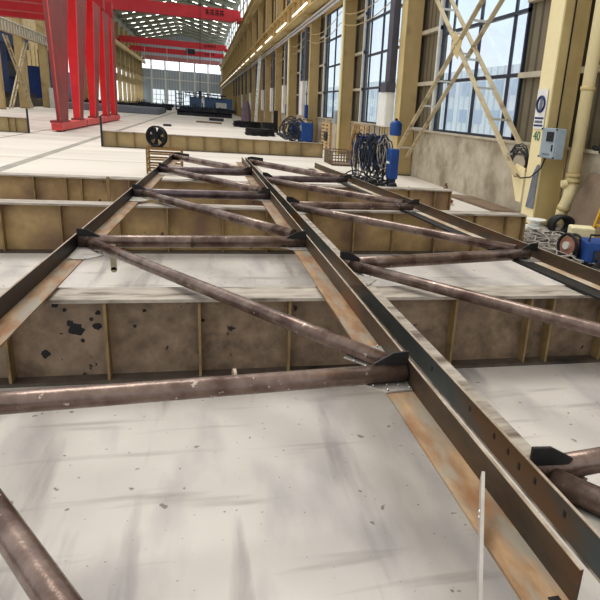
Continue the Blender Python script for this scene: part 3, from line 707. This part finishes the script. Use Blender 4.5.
specs = [('red gantry with broad leg in shaded red standing first in the row of red gantries', [(30.2, 1.6, (-.75, 4.1), (.14, .2), 'red_dull'), (34.8, .85, (1.4, 4.6), (.3, .62), 'red')], 29.8, 36.2),
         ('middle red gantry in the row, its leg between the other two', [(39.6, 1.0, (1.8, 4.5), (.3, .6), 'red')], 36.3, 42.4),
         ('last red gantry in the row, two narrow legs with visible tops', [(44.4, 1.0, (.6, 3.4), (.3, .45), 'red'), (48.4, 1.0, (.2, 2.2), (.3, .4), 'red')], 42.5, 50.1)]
for lb, legs, ya, yb in specs:
    gt = thing('semi_gantry_crane', lb, 'gantry crane', (-6.2, ya, 0))
    MB().box((-6.4, ya, .06), (-6.0, yb, .38)).build('end_carriage', 'pale_red', gt, bevel=.02)
    for yy in (ya+.5, yb-.5): MB().tube([(-6.3, yy, .14), (-6.1, yy, .14)], .14, 14).build('wheel', 'darksteel', gt)
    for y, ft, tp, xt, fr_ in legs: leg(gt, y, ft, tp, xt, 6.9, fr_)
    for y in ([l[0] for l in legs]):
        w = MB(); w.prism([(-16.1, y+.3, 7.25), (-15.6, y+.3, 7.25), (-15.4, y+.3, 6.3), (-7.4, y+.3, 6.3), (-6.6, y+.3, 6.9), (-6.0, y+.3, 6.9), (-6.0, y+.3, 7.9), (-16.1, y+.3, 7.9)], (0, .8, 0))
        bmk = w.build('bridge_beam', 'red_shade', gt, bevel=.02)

# overhead bridge cranes
def bridge(label, y, zb, h, xl, xr, m='red_far', marks=True):
    c = thing('bridge_crane', label, 'bridge crane', ((xl+xr)/2, y, zb))
    for yy in (y,):
        w = MB(); w.prism([(xl, yy, zb+h*.35), (xl+.8, yy, zb), (xr-.8, yy, zb), (xr, yy, zb+h*.35), (xr, yy, zb+h*.9), (xr-.3, yy, zb+h), (xl+.3, yy, zb+h), (xl, yy, zb+h*.9)], (0, .9, 0))
        w.build('girder', m, c)
    MB().box((xl-.25, y-1.2, zb+.0), (xl+.35, y+2.1, zb+.5)).build('end_truck', m, c)
    MB().box((xr-.35, y-1.2, zb+.0), (xr+.25, y+2.1, zb+.5)).build('end_truck', m, c)
    if marks:
        w = MB()
        for i in range(4):
            x = xr-4.4+.62*i
            w.box((x, y-.03, zb+h*.35), (x+.08, y, zb+h*.8)); w.box((x, y-.03, zb+h*.72), (x+.45, y, zb+h*.8)); w.box((x, y-.03, zb+h*.52), (x+.45, y, zb+h*.58)); w.box((x+.2, y-.03, zb+h*.35), (x+.28, y, zb+h*.8)); w.box((x+.38, y-.03, zb+h*.35), (x+.45, y, zb+h*.58))
        w.build('lettering', 'black', c)
    return c
b1 = bridge('big red overhead bridge crane, nearest of those spanning under the roof', 88, 12.15, 1.45, -15.95, 4.95)
bridge('red overhead bridge crane, upper of the close pair in mid hall', 138, 12.3, 1.15, -15.95, 4.9)
b3 = bridge('red overhead bridge crane, lower of the close pair in mid hall, with trolley', 158, 12.15, 1.1, -15.95, 5.0)
MB().box((-3.6, 157.4, 12.5), (-1.6, 158.4, 13.6)).build('trolley', 'darksteel', b3)
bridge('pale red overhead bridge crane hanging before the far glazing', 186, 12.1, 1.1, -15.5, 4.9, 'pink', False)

# crane rails on the left columns
gl_ = thing('crane_girder', 'pale ribbed lower crane girder on the columns behind the red gantries', 'girder', (-16.5, 50, 6.2))
MB().box((-16.15, 40, 6.25), (-15.85, 104, 7.15)).build('web', 'tan', gl_)
w = MB()
for k in range(70): w.box((-15.83, 45+.85*k, 6.25), (-15.77, 45.25+.85*k, 7.1))
w.build('stiffener_row', 'jamb', gl_, kind='stuff')
MB().box((-16.18, 40, 7.15), (-15.7, 104, 7.22)).build('top_flange', 'white', gl_)
tag(MB().box((-16.18, 72, 11.3), (-15.7, YF-.5, 12.1)).build('crane_girder', 'tan', org=(-16, 104, 11.3)), 'tan upper crane girder on the far columns opposite the window wall', 'girder')

c1 = h_column('steel_column', -16.9, -16.2, 67.3, 1.1, 16, 'broad tan column by the blue press, ribbed girder crossing it')
h_column('steel_column', -16.9, -16.2, 59.4, .8, 6.2, 'tan column at the picture edge behind the ladder brace')
h_column('steel_column', -16.9, -16.2, 76.3, 1.0, 16, 'dim tan column above the white floor cabinet', m1='tan_dim')
cc = None
for k in range(13):
    yy = 92+8.1*k
    if cc is None: cc = h_column('steel_column', -16.9, -16.2, yy, .7, 16, 'tan column in the far row opposite the window wall', 'tan columns far opposite the window wall', m1='tan')
    else: dup(cc, (-16.9, yy, 0))
def lattice(label, p0, p1, off):
    b = thing('cross_brace', label, 'brace', p0)
    q0 = Vector(p0)+Vector(off); q1 = Vector(p1)+Vector(off)
    MB().bar(p0, p1, .12, .12).build('brace_angle', 'brace', b); MB().bar(q0, q1, .12, .12).build('brace_angle', 'brace', b)
    w = MB()
    for i in range(9):
        t = (i+.5)/9; a = Vector(p0).lerp(Vector(p1), t); c = q0.lerp(q1, t); w.bar(a, c, .07, .07)
    w.build('lacing', 'brace', b)
lattice('pale lattice brace climbing from the picture edge toward the broad tan column', (-16.0, 60, .1), (-16.0, 66.8, 5.9), (0, .9, 0))
lattice('pale lattice brace coming down to the foot of the broad tan column', (-15.8, 66.8, .1), (-15.8, 60.5, 5.9), (0, -.9, 0))
tag(MB().box((-16.1, 75.2, 0), (-15.5, 77.2, 2.1)).build('floor_cabinet', 'jamb', org=(-16, 75.5, 0), bevel=.03), 'white floor cabinet at the foot of the dim tan column', 'cabinet')

# blue press and dark machinery in the neighbouring bay
pr = thing('blue_press', 'tall dark blue press machine standing between two tan columns', 'machine', (-21, 78, 0))
for y in (74, 82): MB().box((-22, y, 0), (-20, y+2, 8.2)).build('upright', 'blue_dark', pr)
MB().box((-22.2, 73.5, 6.2), (-19.8, 84.5, 8.6)).build('crown', 'blue_dark', pr)
MB().box((-22.3, 73, 0), (-19.6, 85, 1.3)).build('bed', 'darksteel', pr)
MB().box((-21.6, 76, 3.0), (-20.2, 82, 4.6)).build('slide', 'darksteel', pr)
m_ = thing('blue_machine', 'low dark blue machine behind the legs of the red gantries', 'machine', (-20, 100, 0))
MB().box((-21, 88, 0), (-19, 112, 4.6)).build('body', 'blue_dark', m_); MB().box((-20.6, 92, 4.6), (-19.4, 104, 6.8)).build('hood', 'darksteel', m_)
m_ = thing('machine_bench', 'dark machine bench behind the ladder brace beside the blue press', 'machine', (-20, 64, 0))
MB().box((-21, 58, .9), (-18.5, 71, 1.2)).build('table', 'darksteel', m_)
for y in (58.5, 64, 70): MB().box((-20.8, y, 0), (-18.8, y+.5, .9)).build('leg', 'darksteel', m_)
MB().box((-20.8, 63, 1.2), (-19.4, 71, 5.2)).build('cabinet', 'darksteel', m_)
tag(MB().box((-18.2, 58, 0), (-17.8, 96, .9)).build('parapet', 'beam_bot', org=(-18, 58, 0)), 'low dark parapet along the neighbouring bay behind the columns', 'parapet')

# far stacks of dark steel
def pile(name, label, x0, x1, y0, y1, h, n_, seedv, m='darksteel'):
    random.seed(seedv); p = MB()
    p.box((x0, y0, 0), (x1, y0+.5, h*.45)); p.box((x0+.2, y1-.6, 0), (x1-.2, y1, h*.5)); p.box((x0, y0, h*.35), (x1, y1, h*.5))
    for i in range(n_):
        x = random.uniform(x0, x1-1.5); y = random.uniform(y0, y1); l_ = random.uniform(.6, 2.6); hh = random.uniform(.1, .5)*h
        z = h*.5
        p.bar((x, y, z+hh/2), (x+l_, y+random.uniform(-1, 1), z+hh/2), .3, hh)
        if random.random() < .5: p.box((x, y, z), (x+.12, y+.12, z+hh+random.uniform(.1, .6)*h))
    return tag(p.build(name, m, org=((x0+x1)/2, y0, 0)), label, 'steel stack', kind='stuff')
pile('steel_stack', 'long black heap of steel sections on the floor in mid hall', -3.2, 3.7, 84, 92, 1.15, 46, 3)
pile('steel_stack', 'dark heap of steel sections lying on the grey platform by the far columns', -16, -5.2, 92, 100, 1.0, 46, 5)
pile('steel_stack', 'dark heap of steel sections far off before the end windows', -12, -5.5, 118, 126, 1.1, 26, 8)
tag(MB().box((-15.2, 76, 0), (-5.0, 90, .7)).build('grey_platform', 'greypatch', org=(-10, 76, 0), bevel=.03), 'low grey platform beyond the red gantries', 'platform')
bmch = thing('blue_carriage', 'blue grey flat machine standing behind the long black heap', 'machine', (1, 112, 0))
MB().box((-2.2, 112, .4), (5.0, 116, 2.6)).build('body', 'blue_grey', bmch); MB().box((-1.6, 112.2, 0), (-1.1, 115, .4)).build('leg', 'darksteel', bmch); MB().box((4, 112.2, 0), (4.5, 115, .4)).build('leg', 'darksteel', bmch)
MB().box((-.2, 111.8, .7), (.3, 112, 2.9)).build('post', 'white', bmch); MB().box((2.2, 111.8, 1.0), (4.0, 112, 1.9)).build('panel', 'jamb', bmch)

# spreader beam hanging from the crane
sb = thing('spreader_beam', 'long dark spreader beam hanging from cables over the black heap', 'lifting beam', (0, 75, 2.5))
w = MB(); w.bar((-2.0, 75, 2.72), (2.6, 75, 2.55), .3, .12); w.bar((-2.0, 75, 2.42), (2.6, 75, 2.25), .3, .08)
for i in range(12): x = -1.9+.39*i; w.bar((x, 75, 2.7), (x+.2, 75, 2.35), .1, .06)
w.build('lattice_bar', 'darksteel', sb)
MB().box((-.45, 74.8, 2.1), (-.1, 75.2, 2.95)).build('hook_block', 'darksteel', sb)
w = MB()
for x in (-.34, -.2): w.tube([(x, 75, 2.9), (x+.15, 75, 15.25)], .018, 6)
w.build('hoist_cable', 'darksteel', sb)
w = MB()
for i in range(9): w.box((-1.9+.5*i, 74.9, 2.05), (-1.82+.5*i, 75, 2.45))
w.build('magnet_row', 'darksteel', sb)
tag(bridge('red bridge crane carrying the spreader beam, high and out of view', 75, 15.3, 1.3, -15.95, 4.9, 'red_far', False), 'red bridge crane carrying the long dark spreader beam on its cables', 'bridge crane')
for i, (x, y) in enumerate(((-12.2, 150), (-7.5, 150), (-3.2, 150), (1.8, 150))):
    tag(MB().tube([(x, y, 1.5), (x, y, 13)], .05, 6).build('pendant_cable', 'jamb', org=(x, y, 1.5)), 'thin pale cable hanging before the far end wall', 'cable', 'pale cables before the end wall')
lw = thing('lattice_post', 'narrow blue frame standing behind the end of the long black heap', 'frame', (-4.4, 130, 0))
w = MB()
for x in (-5.2, -3.8): w.box((x, 130, 0), (x+.2, 130.2, 3.6))
for z in (.6, 1.4, 2.2, 3.0): w.box((-5.2, 130, z), (-3.6, 130.2, z+.15))
w.build('post_frame', 'blue_grey', lw)

# small things on the far floor
def coil(name, label, x, y, R, n_, m='black', group=None):
    w = MB()
    for i in range(n_): w.ring((x+random.uniform(-.03, .03), y+random.uniform(-.03, .03), .04+.05*i), (0, 0, 1), R*random.uniform(.9, 1.05), .035, 22, 7, .03)
    return tag(w.build(name, m, org=(x, y, 0), smooth=True), label, 'coil', group)
coil('hose_coil', 'thick black coil on the pale floor close to the far floor beam', 3.35, 38.2, .85, 8)
coil('hose_coil', 'black coil on the pale floor just beyond the thicker one', 3.5, 52, 1.1, 9)
tag(MB().prism([(.6, 66, 0), (2.0, 65.4, 0), (2.1, 67.3, 0), (.7, 67.8, 0)], (0, 0, .25)).build('steel_plate', 'darksteel', org=(1.3, 66, 0)), 'small dark steel plate lying alone on the floor before the heap', 'plate')
tag(MB().prism([(-.6, 57, 0), (1.6, 56.5, 0), (1.5, 57.5, 0), (-.5, 58, 0)], (0, 0, .12)).build('steel_offcut', 'brown', org=(.3, 57, 0)), 'thin brown offcut strip lying on the far floor', 'offcut')
tag(MB().box((-2.6, 44, 0), (-2.1, 44.8, .12)).build('steel_offcut', 'darksteel', org=(-2.3, 44, 0)), 'tiny dark offcut on the floor above the black fan', 'offcut')
sc_ = thing('dark_screen', 'dark upright screen with a step behind the black coils', 'screen', (4.4, 45, 0))
MB().box((4.9, 45, 0), (5.2, 45.15, 1.5)).build('panel', 'black', sc_); MB().box((4.1, 45, 0), (4.9, 45.4, .65)).build('step', 'black', sc_)
tp = MB(); tp.tube([(4.35, 66, 0), (4.35, 66, .9), (4.35, 66, 1.7), (4.4, 66, 2.2)], [.55, .5, .38, .15], 9)
tag(tp.build('covered_machine', 'purple', org=(4.35, 66, 0)), 'purple grey covered machine standing by the far window wall', 'machine')
ld = thing('white_ladder', 'tall white caged ladder leaning on the far window wall', 'ladder', (5.3, 62, 0))
for y in (61.4, 63.2): MB().bar((5.0, y, 0), (5.35, y, 6.3), .12, .12).build('side_rail', 'white', ld)
for i in range(15): MB().bar((5.0+.023*i, 61.4, .4+.4*i), (5.0+.023*i, 63.2, .4+.4*i), .09, .09).build('rung', 'white', ld)
lt_ = MB(); random.seed(21)
for i in range(40):
    x = random.uniform(4.6, 4.9); y = random.uniform(36, 60); s_ = random.uniform(.05, .22); lt_.box((x, y, 0), (x+s_*2, y+s_*2.5, s_*.6))
tag(lt_.build('scrap_pile', 'cable_dark', org=(4, 40, 0)), 'scattered small scrap along the far window wall', 'scrap', kind='stuff')

# blue welders by the far wall
def welder(x, y, label):
    t = thing('welding_machine', label, 'welder', (x, y, 0))
    MB().box((x-.3, y-.5, .12), (x+.3, y+.5, 1.05)).build('case', 'blue', t, bevel=.03)
    MB().box((x-.32, y-.42, .62), (x-.29, y+.3, .92)).build('panel', 'greybox', t)
    for dx in (-.25, .25):
        for dy in (-.38, .38): MB().tube([(x+dx-.04, y+dy, .1), (x+dx+.04, y+dy, .1)], .1, 12).build('wheel', 'black', t)
    w = MB(); w.tube([(x-.25, y-.45, 1.05), (x-.25, y-.45, 1.2), (x+.25, y-.45, 1.2), (x+.25, y-.45, 1.05)], .02, 6); w.build('handle', 'black', t)
welder(5.2, 32.2, 'blue welding machine with pale panel behind the end of the far floor beam')
welder(4.9, 33.9, 'blue welding machine half hidden behind hanging hose loops')
hl = MB(); random.seed(4)
for i in range(9):
    x = 4.35+random.uniform(-.1, .8); hl.ring((x, 32.2+.16*i, .65+random.uniform(-.1, .15)), (.6, 1, 0), random.uniform(.35, .55), .035, 20, 6, .1)
tag(hl.build('hose_loops', 'cable_dark', org=(4.6, 32.5, 0), smooth=True), 'dark hose loops hung around the far blue welders', 'hose')

# wooden pallets against wall
def pallet(x, y, zt, label, wdt=1.0):
    t = thing('wooden_pallet', label, 'pallet', (x, y, 0))
    for i in range(8):
        z = .08+(zt-.16)*i/7; MB().bar((x, y-wdt/2, z), (x, y+wdt/2, z), .09, .025, (1, 0, 0)).build('slat', 'wood', t)
    for yy in (y-wdt/2+.05, y, y+wdt/2-.05): MB().box((x+.02, yy-.04, 0), (x+.1, yy+.04, zt)).build('stringer', 'wood', t)
pallet(5.3, 27.3, 1.25, 'wooden pallet stood on end under the second window, before the meter box', 1.9)
pallet(5.3, 21.1, 1.3, 'wooden pallet stood on end behind the cable rack', 1.9)
tag(MB().ring((5.22, 26.9, .65), (1, 0, 0), .16, .06, 20, 8).build('cable_loop', 'cable_dark', org=(5.15, 26.9, .65), smooth=True), 'small dark cable loop hung on the pallet under the second window', 'cable')
tag(MB().bar((5.12, 21.9, .02), (5.2, 21.2, 1.34), .16, .04).build('plank', 'wood', org=(5.1, 21.9, 0)), 'pale wooden plank leaning beside the pallet behind the cable rack', 'plank')
# wire crates
cr = thing('wire_crate', 'low rusty wire crate at the foot of the cream pipe by the pallets', 'crate', (4.4, 20.2, 0))
w = MB(); A0, A1, B0, B1 = 4.05, 4.85, 19.5, 20.9
for i in range(9):
    for yy in (B0, B1): w.box((A0+.098*i, yy, 0), (A0+.098*i+.018, yy+.018, .45))
for i in range(13):
    for xx in (A0, A1-.018): w.box((xx, B0+.115*i, 0), (xx+.018, B0+.115*i+.018, .45))
for z in (.02, .22, .43):
    w.box((A0, B0, z), (A1, B0+.02, z+.03)); w.box((A0, B1, z), (A1, B1+.02, z+.03)); w.box((A0, B0, z), (A0+.02, B1, z+.03)); w.box((A1-.02, B0, z), (A1, B1, z+.03))
w.build('wire_mesh', 'brown', cr)
MB().box((A0, B0, .01), (A1, B1, .03)).build('base', 'brown', cr)

# rack of hanging welding cables
random.seed(12)
cs = thing('cable_rack', 'dark stand hung full of tangled welding cables under the second window', 'cable rack', (4.05, 14.8, 0))
w = MB()
w.bar((3.72, 15.1, 1.12), (4.38, 14.6, 1.12), .05, .05)
for p in ((3.75, 15.08), (4.35, 14.62)): w.bar((p[0], p[1], 0), (p[0], p[1], 1.2), .05, .05); w.bar((p[0]-.25, p[1]-.2, .02), (p[0]+.25, p[1]+.2, .02), .05, .04)
for i in range(6): t = (i+.5)/6; w.bar((3.72+.66*t, 15.1-.5*t, 1.12), (3.72+.66*t, 15.1-.5*t, 1.4), .015, .015)
w.build('stand_frame', 'darksteel', cs)
CRK = [('cable_dark', 36, 0), ('blue_dark', 12, .03), ('cable_grey', 12, -.05)]
for nm, cnt, off in CRK:
    for grp in range(3):
        w = MB()
        for i in range(cnt//3+1):
            hz = random.uniform(-.18, .05); t = random.random(); x = 3.72+.66*t; y = 15.1-.5*t+off+random.uniform(-.14, .14); Rr = random.uniform(.16, .5)
            pts = []
            for k in range(18):
                a = 2*PI*k/18; pts.append((x+math.sin(a)*Rr*.28+random.uniform(-.02, .02), y-math.sin(a)*Rr*.2+random.uniform(-.04, .04), 1.17-Rr+math.cos(a)*Rr+random.uniform(-.05, .05)+hz))
            w.tube(pts, .016, 5, closed=True)
        w.build('cable_loop', nm, cs, smooth=True)
fl = MB()
for i in range(16):
    x = random.uniform(3.3, 4.4); y = random.uniform(13.9, 14.9); fl.ring((x, y, .05+random.random()*.12), (random.uniform(-.4, .4), random.uniform(-.4, .4), 1), random.uniform(.12, .32), .018, 18, 5, .15)
tag(fl.build('floor_cable', 'cable_dark', org=(4, 15, 0), smooth=True), 'loose dark cables heaped on the floor below the cable rack', 'cable', kind='stuff')
w = MB(); pts = [(3.15+.9*t, 14.3+.2*math.sin(6*t), .03+.32*math.sin(PI*t)) for t in [i/14 for i in range(15)]]; w.tube(pts, .016, 6)
tag(w.build('hose', 'black', org=pts[0], smooth=True), 'black hose arching off the floor by the truss chord end', 'hose')
for i, (x, y, s_) in enumerate(((3.75, 13.9, .2), (4.2, 13.6, .16))):
    w = MB(); w.prism([(x, y, 0), (x+s_*1.6, y, 0), (x+s_*1.2, y, s_), (x+s_*.3, y, s_*.8)], (0, s_, 0)); tag(w.build('steel_block', 'darksteel' if i else 'black', org=(x, y, 0)), ('small black wedge block on the floor below the cable rack', 'small dark block beside the foot of the blue box')[i], 'block')
tag(MB().box((4.3, 13.3, 0), (5.3, 13.42, .1)).build('channel_bar', 'brown', org=(4.3, 13.3, 0)), 'rusty bar lying on the floor in front of the large blue box', 'bar')
random.seed(31); w = MB()
for i in range(12): w.ring((4.55+random.uniform(-.28, .28), 11.75+random.uniform(-.25, .25), .05+random.random()*.15), (random.uniform(-.7, .7), random.uniform(-.7, .7), 1), random.uniform(.08, .2), .022, 14, 5, .15)
tag(w.build('hose_heap', 'cloth_red', org=(4.5, 11.7, 0), smooth=True), 'heap of red brown hose on the floor behind the third floor beam', 'hose')
w = MB(); w.tube([(4.79, 11.5, 0), (4.79, 11.5, .38)], .045, 12); w.tube([(4.79, 11.5, .38), (4.79, 11.5, .44)], .03, 10)
tag(w.build('small_canister', 'brown', org=(4.79, 11.5, 0), smooth=True), 'small brown canister standing behind the end of the third floor beam', 'canister')
tag(MB().prism([(5.4, 12.9, 0), (5.95, 12.6, 0), (5.95, 10.4, 0), (5.5, 10.6, 0)], (0, 0, .05)).build('debris_strip', 'brown', org=(5.6, 11.5, 0)), 'strip of brown dirt heaped along the foot of the wall', 'debris')

# near-right corner clutter
random.seed(5); w = MB()
for i in range(80):
    x = random.uniform(4.35, 5.3); y = random.uniform(6.3, 8.1) if i % 3 else random.uniform(6.9, 8.2)
    x -= (8.2-y)*.12
    pts = []; R_ = random.uniform(.15, .42); e_ = random.uniform(.35, .7); an = random.uniform(0, PI); z = .02+random.random()*.1
    for k in range(22):
        a = 2*PI*k/22; px, py = R_*math.cos(a), R_*e_*math.sin(a)
        pts.append((x+px*math.cos(an)-py*math.sin(an), y+px*math.sin(an)+py*math.cos(an), z+.02*math.sin(3*a)+.02))
    w.tube(pts, random.choice((.006, .008, .011)), 6, closed=True)
tag(w.build('cable_heap', 'cable_grey', org=(4.8, 7.4, 0), smooth=True), 'big heap of tangled grey welding cable on the floor below the drain pipe', 'cable heap', kind='stuff')
random.seed(8); w = MB()
for i in range(26):
    x = random.uniform(4.4, 5.2); y = random.uniform(6.0, 8.0); pts = [(x+.1*k, y+.12*math.sin(k*1.3+i), .03+.03*math.sin(k+i)+.06) for k in range(8)]; w.tube(pts, .008, 6)
tag(w.build('cable_heap', 'cable_dark', org=(4.8, 7, 0), smooth=True), 'black cables lying through the grey cable heap', 'cable heap', kind='stuff')
sp_ = thing('cable_spool', 'white plastic spool standing on the floor by the second beam end', 'spool', (5.28, 8.68, 0))
for z in (.08, .19): MB().tube([(5.28, 8.68, z), (5.28, 8.68, z+.02)], .17, 24).build('spool_disc', 'white', sp_)
MB().tube([(5.28, 8.68, .1), (5.28, 8.68, .19)], .09, 20).build('core', 'white', sp_)
MB().tube([(5.28, 8.68, .0), (5.28, 8.68, .08)], .12, 20).build('base', 'cable_dark', sp_)
w = MB()
for i in range(7): w.ring((5.55, 8.28+.03*i, .17), (.35, 1, .1), .16-.004*i, .03, 22, 7, .04)
tag(w.build('hose_coil', 'black', org=(5.5, 8.3, 0), smooth=True), 'black rubber hose coil lying at the foot of the drain pipe', 'coil')
bg = MB(); bg.prism([(5.05, 7.32, 0), (5.38, 7.22, 0), (5.50, 7.50, 0), (5.17, 7.60, 0)], (0, 0, .33))
tag(bg.build('carton', 'sack', org=(5.5, 7.7, 0), bevel=.02), 'cream carton standing behind the blue wire feeder', 'carton')
wf = thing('wire_feeder', 'blue wire feeder with a copper wire reel standing in the cables', 'wire feeder', (4.95, 6.85, 0))
MB().prism([(4.85, 6.62, .08), (5.2, 6.50, .08), (5.32, 6.86, .08), (4.97, 6.98, .08)], (0, 0, .26)).build('case', 'blue', wf, bevel=.02)
MB().prism([(4.95, 6.585, .12), (5.1, 6.53, .12), (5.1, 6.53, .24), (4.95, 6.585, .24)], (-.01, -.02, 0)).build('panel', 'darksteel', wf)
rc = Vector((4.84, 6.95, .22)); ra = Vector((-1, -.25, .1)).normalized()
for d in (-.06, .06): MB().tube([rc+ra*(d-.006)+(ra.orthogonal().normalized()*math.cos(t)+ra.cross(ra.orthogonal().normalized())*math.sin(t))*.15 for t in [2*PI*q/24 for q in range(24)]], .02, 8, closed=True).build('reel_flange', 'black', wf)
MB().tube([rc-ra*.055, rc+ra*.055], .125, 24).build('wire', 'copper', wf, smooth=True)
MB().tube([rc+ra*.055, rc+ra*.09], .05, 16).build('hub', 'jamb', wf)
w = MB(); w.tube([(4.9, 6.66, .34), (4.93, 6.68, .42), (5.2, 6.64, .42), (5.24, 6.62, .34)], .014, 8); w.build('handle', 'black', wf)
for p in ((4.9, 6.66), (5.17, 6.57), (5.26, 6.84), (5.0, 6.93)): MB().tube([(p[0]-.02, p[1], .05), (p[0]+.02, p[1], .05)], .05, 12).build('wheel', 'black', wf)
MB().tube([(5.0, 6.6, .12), (4.94, 6.45, .1), (4.8, 6.4, .05), (4.7, 6.2, .03)], .018, 8).build('torch_lead', 'black', wf, smooth=True)
wf.location.x -= .28; wf.location.y -= .36
tag(MB().prism([(5.62, 8.5, .02), (5.62, 6.6, .02), (5.94, 6.6, 1.02), (5.94, 8.42, 1.02)], (.012, 0, 0)).build('steel_sheet', 'brown', org=(5.7, 8, 0)), 'large brown steel sheet leaning against the rendered wall', 'steel sheet')
lr = thing('yellow_ladder', 'yellow ladder leaning on the brown steel sheet at the picture edge', 'ladder', (5.5, 7.0, 0))
for y in (7.42, 6.92): MB().bar((5.42, y, 0), (5.6, y+.02, .72), .03, .05).build('side_rail', 'yellow', lr)
for i in range(5): z = .1+.13*i; MB().bar((5.44+.035*i, 7.42, z), (5.44+.035*i, 6.92, z), .025, .025).build('rung', 'yellow', lr)
for i, (y, l_) in enumerate(((8.36, 'dark work glove lying on the wall ledge beyond the drain pipe'), (8.2, 'dark work shoe lying on the wall ledge, nearer the picture edge'))):
    w = MB(); w.ball((5.97, y, 1.40 if i == 0 else 1.36), .06, 10, 6, (1, 1.4, .6), .12); w.ball((5.96, y+.06, 1.42 if i == 0 else 1.40), .035, 8, 5, (1, 1.2, .9), .1)
    tag(w.build('work_glove' if i == 0 else 'work_shoe', 'black', org=(5.97, y, 1.37), smooth=True), l_, 'glove' if i == 0 else 'shoe')

# ---------------------------------------------------------------- light
wd = bpy.data.worlds.new('World'); SC.world = wd; wd.use_nodes = True
nt = wd.node_tree; bgn = nt.nodes['Background']
tc = nt.nodes.new('ShaderNodeTexCoord'); sx = nt.nodes.new('ShaderNodeSeparateXYZ'); nt.links.new(tc.outputs['Generated'], sx.inputs[0])
rp = nt.nodes.new('ShaderNodeValToRGB'); nt.links.new(sx.outputs['Z'], rp.inputs['Fac'])
rp.color_ramp.elements[0].position = 0.0; rp.color_ramp.elements[0].color = (1.0, 1.0, 1.0, 1)
rp.color_ramp.elements[1].position = .6; rp.color_ramp.elements[1].color = (.98, .96, .93, 1)
e_ = rp.color_ramp.elements.new(.2); e_.color = (.78, .88, 1.0, 1)
nt.links.new(rp.outputs['Color'], bgn.inputs['Color']); bgn.inputs['Strength'].default_value = 1.0
sl = bpy.data.lights.new('Sun', 'SUN'); sl.energy = 1.25; sl.angle = math.radians(25); sl.color = (1, .96, .9)
so = bpy.data.objects.new('Sun', sl); COL.objects.link(so); so.rotation_euler = (math.radians(-28), math.radians(-14), 0)

SC.view_settings.view_transform = 'Standard'
SC.view_settings.look = 'Medium High Contrast'
SC.view_settings.exposure = 0.0
SC.cycles.use_denoising = True
SC.cycles.max_bounces = 6
